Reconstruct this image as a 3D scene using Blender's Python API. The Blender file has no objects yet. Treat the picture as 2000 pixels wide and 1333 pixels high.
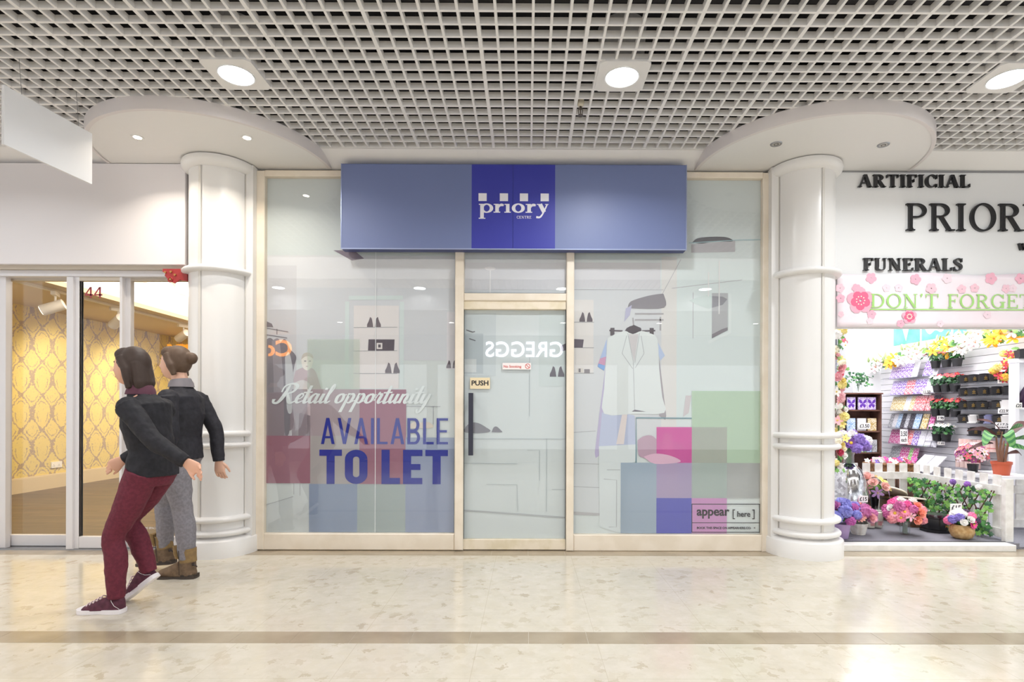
import bpy, bmesh, math, random
from mathutils import Vector, Matrix
R = random.Random(7)
PI = math.pi
SC = bpy.context.scene
COL = SC.collection

# ---------------------------------------------------------------- camera, world, exposure, large lights
F, VX, VY, EYE = 1070.0, 1030.0, 805.0, 1.161          # focal length in px of a 2000 px wide frame, principal point, eye height
cam = bpy.data.objects.new('camera', bpy.data.cameras.new('camera')); COL.objects.link(cam)
cam.location = (0, 0, EYE); cam.rotation_euler = (PI/2, math.radians(-0.17), math.radians(-0.17))
cam.data.sensor_width = 36; cam.data.lens = 36*F/2000
cam.data.shift_x = -(VX+3.2-1000)/2000; cam.data.shift_y = (VY-666.5)/2000
cam.data.clip_start = .02
SC.camera = cam
SC.view_settings.view_transform = 'Standard'; SC.view_settings.look = 'None'
SC.view_settings.gamma = 1; SC.view_settings.use_curve_mapping = False
SC.view_settings.exposure = 0.70
SC.cycles.max_bounces = 10; SC.cycles.diffuse_bounces = 5; SC.cycles.glossy_bounces = 4
SC.cycles.transparent_max_bounces = 24; SC.cycles.sample_clamp_indirect = 6
SC.cycles.caustics_reflective = False; SC.cycles.caustics_refractive = False

W = bpy.data.worlds.new('mall_ambient_fill'); SC.world = W; W.use_nodes = True  # even ambient fill added for brightness, in place of lit shops opposite
W.node_tree.nodes['Background'].inputs[0].default_value = (.90, .95, 1, 1)
W.node_tree.nodes['Background'].inputs[1].default_value = 0.85

def area(name, loc, size, power, col=(1, 1, 1), rot=(0, 0, 0), shape='RECTANGLE', spread=PI):
    l = bpy.data.lights.new(name, 'AREA'); l.energy = power; l.color = col; l.shape = shape
    l.size = size[0]; l.size_y = size[1]; l.spread = spread
    o = bpy.data.objects.new(name, l); COL.objects.link(o); o.location = loc; o.rotation_euler = rot
    return o
area('flower_shop_ceiling_light', (4.2, 6.4, 2.72), (2.0, 3.4), 78, (1, .99, 1))

# ---------------------------------------------------------------- materials
def lin(c):
    if isinstance(c, str): c = [int(c[i:i+2], 16)/255 for i in (0, 2, 4)]
    return tuple((x/12.92 if x <= .04045 else ((x+.055)/1.055)**2.4) for x in c[:3]) + (1,)
MATS = {}
def mat(name, col, rough=.5, metal=0, spec=.5, emit=0, coat=0):
    if name in MATS: return MATS[name]
    m = bpy.data.materials.new(name); m.use_nodes = True
    b = m.node_tree.nodes['Principled BSDF']
    b.inputs['Base Color'].default_value = lin(col); b.inputs['Roughness'].default_value = rough
    b.inputs['Metallic'].default_value = metal; b.inputs['Specular IOR Level'].default_value = spec
    if coat: b.inputs['Coat Weight'].default_value = coat; b.inputs['Coat Roughness'].default_value = .05
    if emit:
        b.inputs['Emission Color'].default_value = lin(col); b.inputs['Emission Strength'].default_value = emit
    MATS[name] = m; return m
def nodes(m): return m.node_tree.nodes, m.node_tree.links, m.node_tree.nodes['Principled BSDF']
def mottled(name, c1, c2, scale=20, rough=.6, lo=.4, hi=.6, detail=4, bump=0, kind='noise', spec=.4):
    if name in MATS: return MATS[name]
    m = mat(name, c1, rough, spec=spec); n, l, b = nodes(m)
    tc = n.new('ShaderNodeTexCoord')
    if kind == 'noise':
        t = n.new('ShaderNodeTexNoise'); t.inputs['Scale'].default_value = scale; t.inputs['Detail'].default_value = detail
        out = t.outputs['Fac']
    else:
        t = n.new('ShaderNodeTexVoronoi'); t.inputs['Scale'].default_value = scale; out = t.outputs['Distance']
    l.new(tc.outputs['Object'], t.inputs['Vector'])
    r = n.new('ShaderNodeValToRGB'); r.color_ramp.elements[0].position = lo; r.color_ramp.elements[1].position = hi
    r.color_ramp.elements[0].color = lin(c1); r.color_ramp.elements[1].color = lin(c2)
    l.new(out, r.inputs[0]); l.new(r.outputs[0], b.inputs['Base Color'])
    if bump:
        bp = n.new('ShaderNodeBump'); bp.inputs['Strength'].default_value = bump; bp.inputs['Distance'].default_value = .01
        l.new(out, bp.inputs['Height']); l.new(bp.outputs[0], b.inputs['Normal'])
    return m
def glass(name, base=.045, tint=(1, 1, 1, 1), k=.6):
    if name in MATS: return MATS[name]
    m = bpy.data.materials.new(name); m.use_nodes = True; n = m.node_tree.nodes; l = m.node_tree.links; n.clear()
    o = n.new('ShaderNodeOutputMaterial'); mx = n.new('ShaderNodeMixShader'); tr = n.new('ShaderNodeBsdfTransparent')
    gl = n.new('ShaderNodeBsdfGlossy'); gl.inputs['Roughness'].default_value = .0; tr.inputs[0].default_value = tint
    lw = n.new('ShaderNodeLayerWeight'); lw.inputs[0].default_value = .5
    p = n.new('ShaderNodeMath'); p.operation = 'POWER'; p.inputs[1].default_value = 4
    q = n.new('ShaderNodeMath'); q.operation = 'MULTIPLY_ADD'; q.inputs[1].default_value = k; q.inputs[2].default_value = base
    l.new(lw.outputs['Facing'], p.inputs[0]); l.new(p.outputs[0], q.inputs[0]); l.new(q.outputs[0], mx.inputs[0])
    l.new(tr.outputs[0], mx.inputs[1]); l.new(gl.outputs[0], mx.inputs[2]); l.new(mx.outputs[0], o.inputs[0])
    MATS[name] = m; return m
def film(name, col, alpha):
    """translucent coloured vinyl film"""
    if name in MATS: return MATS[name]
    m = bpy.data.materials.new(name); m.use_nodes = True; n = m.node_tree.nodes; l = m.node_tree.links; n.clear()
    o = n.new('ShaderNodeOutputMaterial'); mx = n.new('ShaderNodeMixShader'); tr = n.new('ShaderNodeBsdfTransparent')
    d = n.new('ShaderNodeBsdfDiffuse'); d.inputs[0].default_value = lin(col); mx.inputs[0].default_value = alpha
    l.new(tr.outputs[0], mx.inputs[1]); l.new(d.outputs[0], mx.inputs[2]); l.new(mx.outputs[0], o.inputs[0])
    MATS[name] = m; return m

white = mat('white_paint', 'e2e0de', .45)
gloss_white = mat('gloss_white_paint', 'e6e4e2', .28)
ceil_white = mat('ceiling_white', 'ebe9e8', .5)
beige = mottled('beige_paint', 'e2d6c4', 'eadfcf', 6, .5)
black_plastic = mat('black_plastic', '1d1d20', .4)
dark = mat('dark_void', '17161a', .9)
cream = mat('cream_plastic', 'ece3cf', .5)
steel = mat('brushed_steel', 'a8a8aa', .35, 1)
pane_glass = glass('window_glass')
clear_glass = glass('clear_glass', .06, (.96, .98, .98, 1))

# ---------------------------------------------------------------- mesh helpers
def P(px, py, d): return Vector(((px-VX)/F*d, d, EYE+(VY-py)/F*d))
def wx(px, d): return (px-VX)/F*d
def wz(py, d): return EYE+(VY-py)/F*d

class MB:
    def __init__(s): s.v = []; s.f = []; s.mi = []; s.sm = []; s.cur = 0; s.smooth = False
    def add(s, vs, fs):
        o = len(s.v); s.v += [tuple(v) for v in vs]
        for f in fs: s.f.append([i+o for i in f]); s.mi.append(s.cur); s.sm.append(s.smooth)
        return s
    def box(s, x0, x1, y0, y1, z0, z1):
        return s.add([(x0,y0,z0),(x1,y0,z0),(x1,y1,z0),(x0,y1,z0),(x0,y0,z1),(x1,y0,z1),(x1,y1,z1),(x0,y1,z1)],
                     [(0,3,2,1),(4,5,6,7),(0,1,5,4),(1,2,6,5),(2,3,7,6),(3,0,4,7)])
    def cbox(s, c, sx, sy, sz, rot=None):
        m = rot or Matrix()
        vs = [Vector(c)+m@Vector((a*sx/2, b*sy/2, e*sz/2)) for e in (-1,1) for b in (-1,1) for a in (-1,1)]
        return s.add(vs, [(0,2,3,1),(4,5,7,6),(0,1,5,4),(1,3,7,5),(3,2,6,7),(2,0,4,6)])
    def rbox(s, x0, x1, y0, y1, z0, z1, b=.005):
        """box with chamfered vertical-face edges (front face smaller)"""
        vs = []
        for (yy, k) in ((y0, b), (y0+b, 0), (y1, 0)):
            vs += [(x0+k,yy,z0+k),(x1-k,yy,z0+k),(x1-k,yy,z1-k),(x0+k,yy,z1-k)]
        fs = [(0,1,2,3),(11,10,9,8)]
        for r in (0, 4):
            for i in range(4): fs.append((r+i, r+4+i, r+4+(i+1)%4, r+(i+1)%4))
        return s.add(vs, fs)
    def prism(s, pts, y0, y1):            # polygon in X-Z extruded along Y
        n = len(pts)
        vs = [(p[0], y0, p[1]) for p in pts]+[(p[0], y1, p[1]) for p in pts]
        return s.add(vs, [list(range(n)), list(range(2*n-1, n-1, -1))]+[(i, i+n, (i+1)%n+n, (i+1)%n) for i in range(n)])
    def slab(s, pts, z0, z1):             # polygon in X-Y extruded along Z
        n = len(pts)
        vs = [(p[0], p[1], z0) for p in pts]+[(p[0], p[1], z1) for p in pts]
        return s.add(vs, [list(range(n-1, -1, -1)), list(range(n, 2*n))]+[(i, (i+1)%n, (i+1)%n+n, i+n) for i in range(n)])
    def sidepoly(s, pts, x0, x1):         # polygon in Y-Z extruded along X
        n = len(pts)
        vs = [(x0, p[0], p[1]) for p in pts]+[(x1, p[0], p[1]) for p in pts]
        return s.add(vs, [list(range(n)), list(range(2*n-1, n-1, -1))]+[(i, i+n, (i+1)%n+n, (i+1)%n) for i in range(n)])
    def lathe(s, prof, c=(0,0,0), seg=24, a0=0, a1=2*PI, wob=None):
        full = abs(a1-a0-2*PI) < 1e-6; k = seg if full else seg+1
        vs = []
        for (r, z) in prof:
            for i in range(k):
                a = a0+(a1-a0)*i/seg; rr = r*(wob(a, z) if wob else 1)
                vs.append((c[0]+rr*math.cos(a), c[1]+rr*math.sin(a), c[2]+z))
        fs = []
        for j in range(len(prof)-1):
            for i in range(seg):
                i2 = (i+1) % k if full else i+1
                fs.append((j*k+i, j*k+i2, (j+1)*k+i2, (j+1)*k+i))
        return s.add(vs, fs)
    def tube(s, pts, r, seg=8, ry=None, up=None):
        """loft of circles / ellipses along a path; r number or list of numbers or (ra, rb)"""
        pts = [Vector(p) for p in pts]; n = len(pts); vs = []; pu = None
        for i, p in enumerate(pts):
            t = (pts[min(i+1, n-1)]-pts[max(i-1, 0)]).normalized()
            if pu is None:
                u = Vector(up) if up else (Vector((0,0,1)) if abs(t.z) < .9 else Vector((1,0,0)))
            else: u = pu
            u = (u-t*u.dot(t)); u = u.normalized() if u.length > 1e-6 else t.orthogonal().normalized()
            pu = u; w = t.cross(u)
            rr = r[i] if isinstance(r, (list, tuple)) else r
            ra, rb = rr if isinstance(rr, (list, tuple)) else (rr, rr)
            for k in range(seg):
                a = 2*PI*k/seg; vs.append(p+u*(ra*math.cos(a))+w*(rb*math.sin(a)))
        fs = [(i*seg+k, i*seg+(k+1)%seg, (i+1)*seg+(k+1)%seg, (i+1)*seg+k) for i in range(n-1) for k in range(seg)]
        fs += [list(range(seg-1, -1, -1)), [(n-1)*seg+k for k in range(seg)]]
        return s.add(vs, fs)
    def ball(s, c, r, seg=16, ring=10, fn=None, rot=None):
        rx, ry, rz = r if isinstance(r, (list, tuple)) else (r, r, r); vs = []
        c = Vector(c)
        for j in range(ring+1):
            th = PI*j/ring
            for i in range(seg):
                a = 2*PI*i/seg
                d = Vector((math.sin(th)*math.cos(a), math.sin(th)*math.sin(a), math.cos(th)))
                q = Vector((d.x*rx, d.y*ry, d.z*rz))
                if fn: q = fn(d, q)
                if rot: q = rot@q
                vs.append(c+q)
        fs = [(j*seg+i, (j+1)*seg+i, (j+1)*seg+(i+1)%seg, j*seg+(i+1)%seg) for j in range(ring) for i in range(seg)]
        return s.add(vs, fs)
    def build(s, name, mats, parent=None, world=True, smooth=None, bevel=0):
        me = bpy.data.meshes.new(name)
        off = wloc(parent) if (parent is not None and world) else Vector((0,0,0))
        me.from_pydata([Vector(v)-off for v in s.v], [], s.f)
        if not isinstance(mats, (list, tuple)): mats = [mats]
        for m in mats: me.materials.append(m)
        me.polygons.foreach_set('material_index', s.mi)
        bm = bmesh.new(); bm.from_mesh(me)
        bmesh.ops.remove_doubles(bm, verts=bm.verts, dist=1e-6)
        bmesh.ops.recalc_face_normals(bm, faces=bm.faces)
        if bevel:
            bmesh.ops.bevel(bm, geom=[e for e in bm.edges if len(e.link_faces) == 2 and e.calc_face_angle() > .6], offset=bevel, segments=2, affect='EDGES', profile=.6)
        bm.to_mesh(me); bm.free()
        if smooth or (smooth is None and any(s.sm)):
            me.polygons.foreach_set('use_smooth', [True]*len(me.polygons))
            me.set_sharp_from_angle(angle=math.radians(40))
        o = bpy.data.objects.new(name, me); COL.objects.link(o)
        if parent is not None: o.parent = parent
        return o
def wloc(o):
    v = Vector((0,0,0))
    while o is not None: v += o.location; o = o.parent
    return v
def tag(o, label=None, cat=None, group=None, kind=None):
    if label: o['label'] = label
    if cat: o['category'] = cat
    if group: o['group'] = group
    if kind: o['kind'] = kind
    return o
def thing(name, label, cat, loc=(0,0,0), group=None, rz=0):
    o = bpy.data.objects.new(name, None); COL.objects.link(o); o.location = loc; o.rotation_euler = (0,0,rz)
    o.empty_display_size = .05
    return tag(o, label, cat, group)
def struct(o): o['kind'] = 'structure'; return o
def kids(o): return [c for c in bpy.data.objects if c.parent is o]
def copy_tree(o, parent=None):
    c = o.copy(); COL.objects.link(c)
    if parent is not None: c.parent = parent
    for ch in kids(o): copy_tree(ch, c)
    return c
def put(name, mesh, parent, loc, rot=(0,0,0), sc=1):
    o = bpy.data.objects.new(name, mesh); COL.objects.link(o); o.parent = parent
    o.location = loc; o.scale = (sc,)*3 if not isinstance(sc, (tuple, list)) else sc
    o.rotation_euler = rot if not hasattr(rot, 'to_euler') else rot.to_euler()
    return o

# ---------------------------------------------------------------- lettering
def text_pts(body, bold=0, extrude=0.0):
    cu = bpy.data.curves.new('t', 'FONT'); cu.body = body; cu.size = 1; cu.offset = bold; cu.extrude = extrude; cu.resolution_u = 4
    o = bpy.data.objects.new('t', cu); COL.objects.link(o)
    dg = bpy.context.evaluated_depsgraph_get(); dg.update()
    me = bpy.data.meshes.new_from_object(o.evaluated_get(dg))
    vs = [tuple(v.co) for v in me.vertices]; fs = [list(p.vertices) for p in me.polygons]
    bpy.data.objects.remove(o); bpy.data.curves.remove(cu); bpy.data.meshes.remove(me)
    return vs, fs
def fit(vs, x0, x1, z0, z1, y, depth, face=-1):
    """letter outline (x, y, +-extrude) laid out in an X-Z box; face -1 reads from the camera side, +1 from the far side"""
    ax = min(v[0] for v in vs); bx = max(v[0] for v in vs); ay = min(v[1] for v in vs); by = max(v[1] for v in vs)
    out = []
    for v in vs:
        u = (v[0]-ax)/(bx-ax); w = (v[1]-ay)/(by-ay)
        X = x0+u*(x1-x0) if face < 0 else x1-u*(x1-x0)
        out.append((X, y+face*v[2]*depth, z0+w*(z1-z0)))
    return out
def sans(name, body, box, y, m, parent=None, bold=0, depth=.0008, face=-1):
    vs, fs = text_pts(body, bold, 1.0)
    mb = MB(); mb.add(fit(vs, *box, y, depth, face), fs)
    return mb.build(name, m, parent)
def smooth_path(pts, n=6):
    out = []; N = len(pts)
    for i in range(N-1):
        p0 = pts[max(i-1,0)]; p1 = pts[i]; p2 = pts[i+1]; p3 = pts[min(i+2,N-1)]
        for k in range(n):
            t = k/n
            out.append(tuple(.5*((2*b)+(-a+c)*t+(2*a-5*b+4*c-d)*t*t+(-a+3*b-3*c+d)*t**3) for a,b,c,d in zip(p0,p1,p2,p3)))
    out.append(tuple(pts[-1])); return out
def stroke_quads(pts, ws):
    """ribbon along 2-D path"""
    L = []; n = len(pts)
    for i in range(n):
        a = pts[max(i-1,0)]; b = pts[min(i+1,n-1)]; dx, dy = b[0]-a[0], b[1]-a[1]; d = math.hypot(dx,dy) or 1
        w = ws[i]/2; L.append(((pts[i][0]-dy/d*w, pts[i][1]+dx/d*w), (pts[i][0]+dy/d*w, pts[i][1]-dx/d*w)))
    return [[L[i][0], L[i+1][0], L[i+1][1], L[i][1]] for i in range(n-1)]
TH, TN, SF = .17, .062, .05
def q(x0, y0, x1, y1): return [(x0,y0),(x1,y0),(x1,y1),(x0,y1)]
def stem(x, w=None, y0=0, y1=1, s0=True, s1=True, e=.085):
    w = w or TH; o = [q(x, y0, x+w, y1)]
    if s0: o += [q(x-e, y0, x+w+e, y0+SF), [(x-.03,y0+SF),(x+w+.03,y0+SF),(x+w,y0+SF+.06),(x,y0+SF+.06)]]
    if s1: o += [q(x-e, y1-SF, x+w+e, y1), [(x,y1-SF-.06),(x+w,y1-SF-.06),(x+w+.03,y1-SF),(x-.03,y1-SF)]]
    return o
def arc(cx, cy, rx, ry, a0, a1, thick=None, thin=TN, n=20):
    thick = thick or TH
    pts = []; ws = []
    for i in range(n+1):
        a = math.radians(a0+(a1-a0)*i/n); w = thin+(thick-thin)*abs(math.cos(a))**1.5
        pts.append((cx+(rx-w/2)*math.cos(a), cy+(ry-w/2)*math.sin(a))); ws.append(w)
    return stroke_quads(pts, ws)
def line(x0, y0, x1, y1, w): 
    return [[(x0-w/2,y0),(x0+w/2,y0),(x1+w/2,y1),(x1-w/2,y1)]]
def sfoot(x, y, e=.12, up=False): return [q(x-e, y-(SF if up else 0), x+e, y+(0 if up else SF))]
def curve(pts, ws, n=6):
    k = [(*p, w) for p, w in zip(pts, ws)]; s = smooth_path(k, n)
    return stroke_quads([(a[0],a[1]) for a in s], [a[2] for a in s])
def barv(x, y, h, w=TN): return [q(x-w, y-h, x, y)]
def ser_table(th):
  global TH
  TH = th
  return {
 'I': (.42, stem(.13)),
 'P': (.76, stem(.11)+arc(.38,.735,.34,.265,-90,90)+[q(.2,1-TN,.4,1),q(.2,.47,.4,.47+TN)]),
 'R': (.86, stem(.11)+arc(.38,.745,.32,.255,-90,90)+[q(.2,1-TN,.4,1),q(.2,.49,.4,.49+TN)]+line(.42,.5,.72,0,TH*1.05)+[q(.6,0,.88,SF)]),
 'T': (.8, stem(.32,s1=False)+[q(.02,1-TN,.79,1)]+barv(.09,1,.24)+barv(.79,1,.24)),
 'F': (.68, stem(.11)+[q(.2,1-TN,.64,1),q(.2,.5,.48,.5+TN)]+barv(.66,1,.22)+[q(.44,.4,.5,.64)]),
 'E': (.74, stem(.11)+[q(.2,1-TN,.66,1),q(.2,.5,.5,.5+TN),q(.2,0,.68,TN)]+barv(.68,1,.22)+[q(.46,.4,.52,.64),q(.65,0,.71,.24)]),
 'L': (.7, stem(.11)+[q(.2,0,.64,TN),q(.61,0,.67,.27)]),
 'C': (.82, arc(.45,.5,.42,.52,38,322)+[q(.74,.68,.8,1)]+[q(.745,0,.79,.25)]),
 'G': (.9, arc(.45,.5,.42,.52,38,322)+[q(.74,.68,.8,1)]+[q(.66,.0,.82,.42),q(.56,.4,.9,.45)]),
 'O': (.94, arc(.47,.5,.44,.52,0,360,n=40)),
 'D': (.88, stem(.11)+arc(.38,.5,.46,.5,-90,90)+[q(.2,1-TN,.4,1),q(.2,0,.4,TN)]),
 'A': (.9, line(.12,0,.42,1,TN*1.1)+line(.76,0,.46,1,TH*1.08)+[q(.24,.3,.62,.3+TN)]+sfoot(.12,0)+sfoot(.77,0,.14)),
 'N': (.92, [q(.14,0,.2,1),q(.72,0,.78,1)]+line(.17,1,.74,0,TH*1.15)+sfoot(.17,0)+sfoot(.75,1,.12,True)+[q(.0,1-SF,.2,1)]),
 'U': (.9, [q(.13,.3,.13+TH,1),q(.7,.3,.76,1)]+curve([(.215,.32),(.24,.1),(.46,.03),(.68,.1),(.73,.32)],[TH,.15,.07,TN,TN])+sfoot(.215,1,.17,True)+sfoot(.73,1,.12,True)),
 'S': (.66, curve([(.56,.8),(.5,.94),(.33,.985),(.16,.9),(.14,.72),(.32,.56),(.5,.42),(.53,.22),(.4,.05),(.24,.02),(.1,.14),(.08,.24)],[.05,.05,.06,.1,.13,.17,.17,.13,.08,.06,.05,.05])+[q(.55,.7,.6,1),q(.055,0,.105,.32)]),
 'W': (1.2, line(.1,1,.38,0,TH)+line(.38,0,.6,.95,TN)+line(.55,1,.83,0,TH)+line(.83,0,1.08,1,TN)+sfoot(.1,1,.14,True)+sfoot(.56,1,.14,True)+sfoot(1.08,1,.11,True)),
 'Y': (.86, line(.12,1,.44,.45,TH)+line(.76,1,.46,.45,TN)+stem(.36,s1=False,y1=.48)+sfoot(.12,1,.14,True)+sfoot(.77,1,.12,True)),
 "'": (.3, [[(.08,1.02),(.2,1.02),(.2,.9),(.1,.72),(.07,.74),(.13,.86),(.08,.88)]]),
 ' ': (.4, []),
}
SERT = {}
def serif_polys(body, gap=.06, th=.17):
    if th not in SERT: SERT[th] = ser_table(th)
    SER = SERT[th]; x = 0; out = []
    for ch in body:
        w, ps = SER[ch]; out.append((ch, [[(p[0]+x, p[1]) for p in poly] for poly in ps])); x += w+gap
    return out, x-gap
def serif(name, body, box, y, m, parent=None, depth=.001, each=None, th=.17):
    """serif capitals in an X-Z box; each -> every letter a child of its own"""
    ls, w = serif_polys(body, th=th); x0, x1, z0, z1 = box; res = []
    mb = MB()
    for ch, polys in ls:
        if each: mb = MB()
        for i, poly in enumerate(polys):
            mb.prism([(x0+p[0]/w*(x1-x0), z0+p[1]*(z1-z0)) for p in poly], y-depth-(i % 23)*6e-6, y)
        if each and polys: res.append(mb.build(each, m, parent))
    if not each: return mb.build(name, m, parent)
    return res

# condensed grotesque capitals on a unit cap height
def cond_polys(ch, s):
    r = lambda x0, x1, y0, y1: [(x0,y0),(x1,y0),(x1,y1),(x0,y1)]
    b = s > .15
    if ch == 'I': return s, [r(0,s,0,1)]
    if ch == 'L': w = .46 if b else .36; return w, [r(0,s,0,1), r(s,w,0,s*.9)]
    if ch == 'T': w = .56 if b else .42; return w, [r(0,w,1-s*.9,1), r(w/2-s/2,w/2+s/2,0,1-s*.9)]
    if ch == 'E': w = .48 if b else .38; return w, [r(0,s,0,1), r(s,w,0,s*.9), r(s,w,1-s*.9,1), r(s,w*.9,.5-s*.43,.5+s*.43)]
    if ch == 'A': w = .46; k = s*1.03; return w, [[(0,0),(k,0),(w/2+k*.45,1),(w/2-k*.5,1)], [(w-k,0),(w,0),(w/2+k*.5,1),(w/2-k*.45,1)], r(.1,w-.1,.22,.22+s*.85)]
    if ch == 'V': w = .46; k = s*1.03; return w, [[(0,1),(w/2-k*.5,0),(w/2+k*.45,0),(k,1)], [(w-k,1),(w/2-k*.45,0),(w/2+k*.5,0),(w,1)]]
    if ch == 'O':
        w = .56 if b else .44; R_ = w/2; pts = []
        for c, a0, a1 in ((1-R_*1.0, 0, 180), (R_*1.0, 180, 360)):
            for i in range(13):
                a = math.radians(a0+(a1-a0)*i/12); pts.append((w/2+(R_-s/2)*math.cos(a), c+(R_-s/2)*math.sin(a)))
        pts.append(pts[0]); return w, stroke_quads(pts, [s]*len(pts))
    if ch == 'B':
        w = .43; out = [r(0,s,0,1)]
        for y0, y1, ww in ((.48,1,w*.95), (0,.52,w)):
            R_ = (y1-y0)/2; out += [r(s,ww-R_*.7,y1-s*.9,y1), r(s,ww-R_*.7,y0,y0+s*.9)]
            pts = [(ww-R_*.7+(R_*.7-s/2)*math.cos(math.radians(-90+18*i)), (y0+y1)/2+(R_-s*.45)*math.sin(math.radians(-90+18*i))) for i in range(11)]
            out += stroke_quads(pts, [s]*11)
        return w, out
    return .2, []
def cond(name, body, box, y, m, parent, s, gap, depth=.0007):
    x = 0; out = []
    for ch in body:
        w, ps = cond_polys(ch, s); out += [[(a+x, b_) for a, b_ in p_] for p_ in ps]; x += w+gap
    x -= gap; x0, x1, z0, z1 = box; mb = MB()
    for i, p_ in enumerate(out): mb.prism([(x0+a/x*(x1-x0), z0+b_*(z1-z0)) for a, b_ in p_], y-depth-(i % 23)*6e-6, y)
    return mb.build(name, m, parent)

def fours(name, x0, x1, z0, z1, y, m, parent=None):
    mb = MB(); w = (x1-x0)/2; h = z1-z0
    for i in range(2):
        for pl in ([(.46,0),(.64,0),(.64,1),(.46,1)], [(0,.22),(.78,.22),(.78,.36),(0,.36)], [(0,.36),(.17,.36),(.60,1),(.46,1)]):
            mb.prism([(x0+i*w*1.05+a/.82*w, z0+b*h) for a, b in pl], y-.0006, y)
    return mb.build(name, m, parent)

# ================================================================ the setting
CEIL, HEAD = 3.27, 3.186           # underside of the ceiling grid, head of the shopfronts
FY = 4.56                          # front of the shopfront frames
# --- floor: polished terrazzo tiles with two brown bands
def floor_mat():
    m = mat('terrazzo', 'e0d8c6', .13, spec=.5); n, l, b = nodes(m)
    tc = n.new('ShaderNodeTexCoord')
    v1 = n.new('ShaderNodeTexVoronoi'); v1.inputs['Scale'].default_value = 27; v1.inputs['Randomness'].default_value = 1
    nz = n.new('ShaderNodeTexNoise'); nz.inputs['Scale'].default_value = 9; nz.inputs['Detail'].default_value = 6; nz.inputs['Roughness'].default_value = .7
    mp = n.new('ShaderNodeMixRGB'); mp.inputs[0].default_value = .16
    l.new(tc.outputs['Object'], nz.inputs['Vector']); l.new(tc.outputs['Object'], mp.inputs[1]); l.new(nz.outputs['Color'], mp.inputs[2]); l.new(mp.outputs[0], v1.inputs['Vector'])
    r1 = n.new('ShaderNodeValToRGB')
    for pos, c in ((0, 'd2cab9'), (.55, 'cfc6b4'), (.74, 'c9bfac'), (.88, 'c2b7a2'), (1, 'b4a68e')):
        e = r1.color_ramp.elements.new(pos) if pos not in (0, 1) else r1.color_ramp.elements[0 if pos == 0 else -1]
        e.color = lin(c)
    sx = n.new('ShaderNodeSeparateColor'); l.new(v1.outputs['Color'], sx.inputs[0]); l.new(sx.outputs[0], r1.inputs[0])
    r2 = n.new('ShaderNodeValToRGB'); r2.color_ramp.elements[0].position = .36; r2.color_ramp.elements[1].position = .62
    r2.color_ramp.elements[0].color = lin('cbc3b2'); r2.color_ramp.elements[1].color = lin('d5cdbf'); l.new(nz.outputs['Fac'], r2.inputs[0])
    mx = n.new('ShaderNodeMixRGB'); l.new(r2.outputs[0], mx.inputs[1]); l.new(r1.outputs[0], mx.inputs[2])
    # only some chips show
    th = n.new('ShaderNodeMath'); th.operation = 'GREATER_THAN'; th.inputs[1].default_value = .62; l.new(sx.outputs[1], th.inputs[0])
    tm = n.new('ShaderNodeMath'); tm.operation = 'MULTIPLY'; tm.inputs[1].default_value = .7; l.new(th.outputs[0], tm.inputs[0]); l.new(tm.outputs[0], mx.inputs[0])
    # tile joints every 0.6 m
    s = n.new('ShaderNodeSeparateXYZ'); l.new(tc.outputs['Object'], s.inputs[0]); ds = []
    for ax, off in (('X', .246), ('Y', .02)):
        a = n.new('ShaderNodeMath'); a.operation = 'ADD'; a.inputs[1].default_value = off+60; l.new(s.outputs[ax], a.inputs[0])
        k = n.new('ShaderNodeMath'); k.operation = 'PINGPONG'; k.inputs[1].default_value = .3; l.new(a.outputs[0], k.inputs[0])
        c = n.new('ShaderNodeMath'); c.operation = 'LESS_THAN'; c.inputs[1].default_value = .0016; l.new(k.outputs[0], c.inputs[0]); ds.append(c)
    mxx = n.new('ShaderNodeMath'); mxx.operation = 'MAXIMUM'; l.new(ds[0].outputs[0], mxx.inputs[0]); l.new(ds[1].outputs[0], mxx.inputs[1])
    jm = n.new('ShaderNodeMath'); jm.operation = 'MULTIPLY'; jm.inputs[1].default_value = .45; l.new(mxx.outputs[0], jm.inputs[0])
    m3 = n.new('ShaderNodeMixRGB'); m3.inputs[2].default_value = lin('b3a68e'); l.new(jm.outputs[0], m3.inputs[0]); l.new(mx.outputs[0], m3.inputs[1])
    l.new(m3.outputs[0], b.inputs['Base Color'])
    return m
struct(MB().box(-9, 9, -4.5, FY+.1, -.1, 0).build('floor', floor_mat()))
band = mottled('brown_stone', '9a8c76', 'b0a28c', 5, .16, .3, .7, 8, spec=.5)
mb = MB()
for (a, b_) in ((2.742, 2.884), (4.42, FY+.1)):
    k = -9.0
    while k < 9: mb.box(k+.0012, k+.2996, a, b_, -.05, .0012); k += .3003
struct(mb.build('floor_band', band))

# --- ceiling: open cell grid of white blades, dark void above
gx0, gx1 = -7.475, 7.3
def grid(y_front, y_back):
    mb = MB(); k = 0; x = gx0
    while x < gx1:
        w = .011 if k % 6 == 0 else .0072
        mb.box(x-w, x+w, y_back, y_front, CEIL, CEIL+.038); x += .1; k += 1
    y = y_front; k = 0
    while y > y_back-.01:
        w = .0095 if k % 6 == 0 else .0072
        mb.box(gx0, gx1, y-w, y+w, CEIL+.0006, CEIL+.038); y -= .1; k += 1
    return mb
struct(grid(4.384, 1.74).build('ceiling', ceil_white))
struct(grid(.45, -.30).build('ceiling', ceil_white))
mb = MB().box(-9, 9, -.3, 4.9, 3.75, 3.8).box(-9, 9, 4.86, 4.9, CEIL+.06, 3.75).box(-9, -8.96, -.3, 4.9, CEIL+.06, 3.75).box(8.96, 9, -.3, 4.9, CEIL+.06, 3.75)  # unseen end walls added to stop background light leaking into the void
struct(mb.build('ceiling_void', dark))
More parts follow.
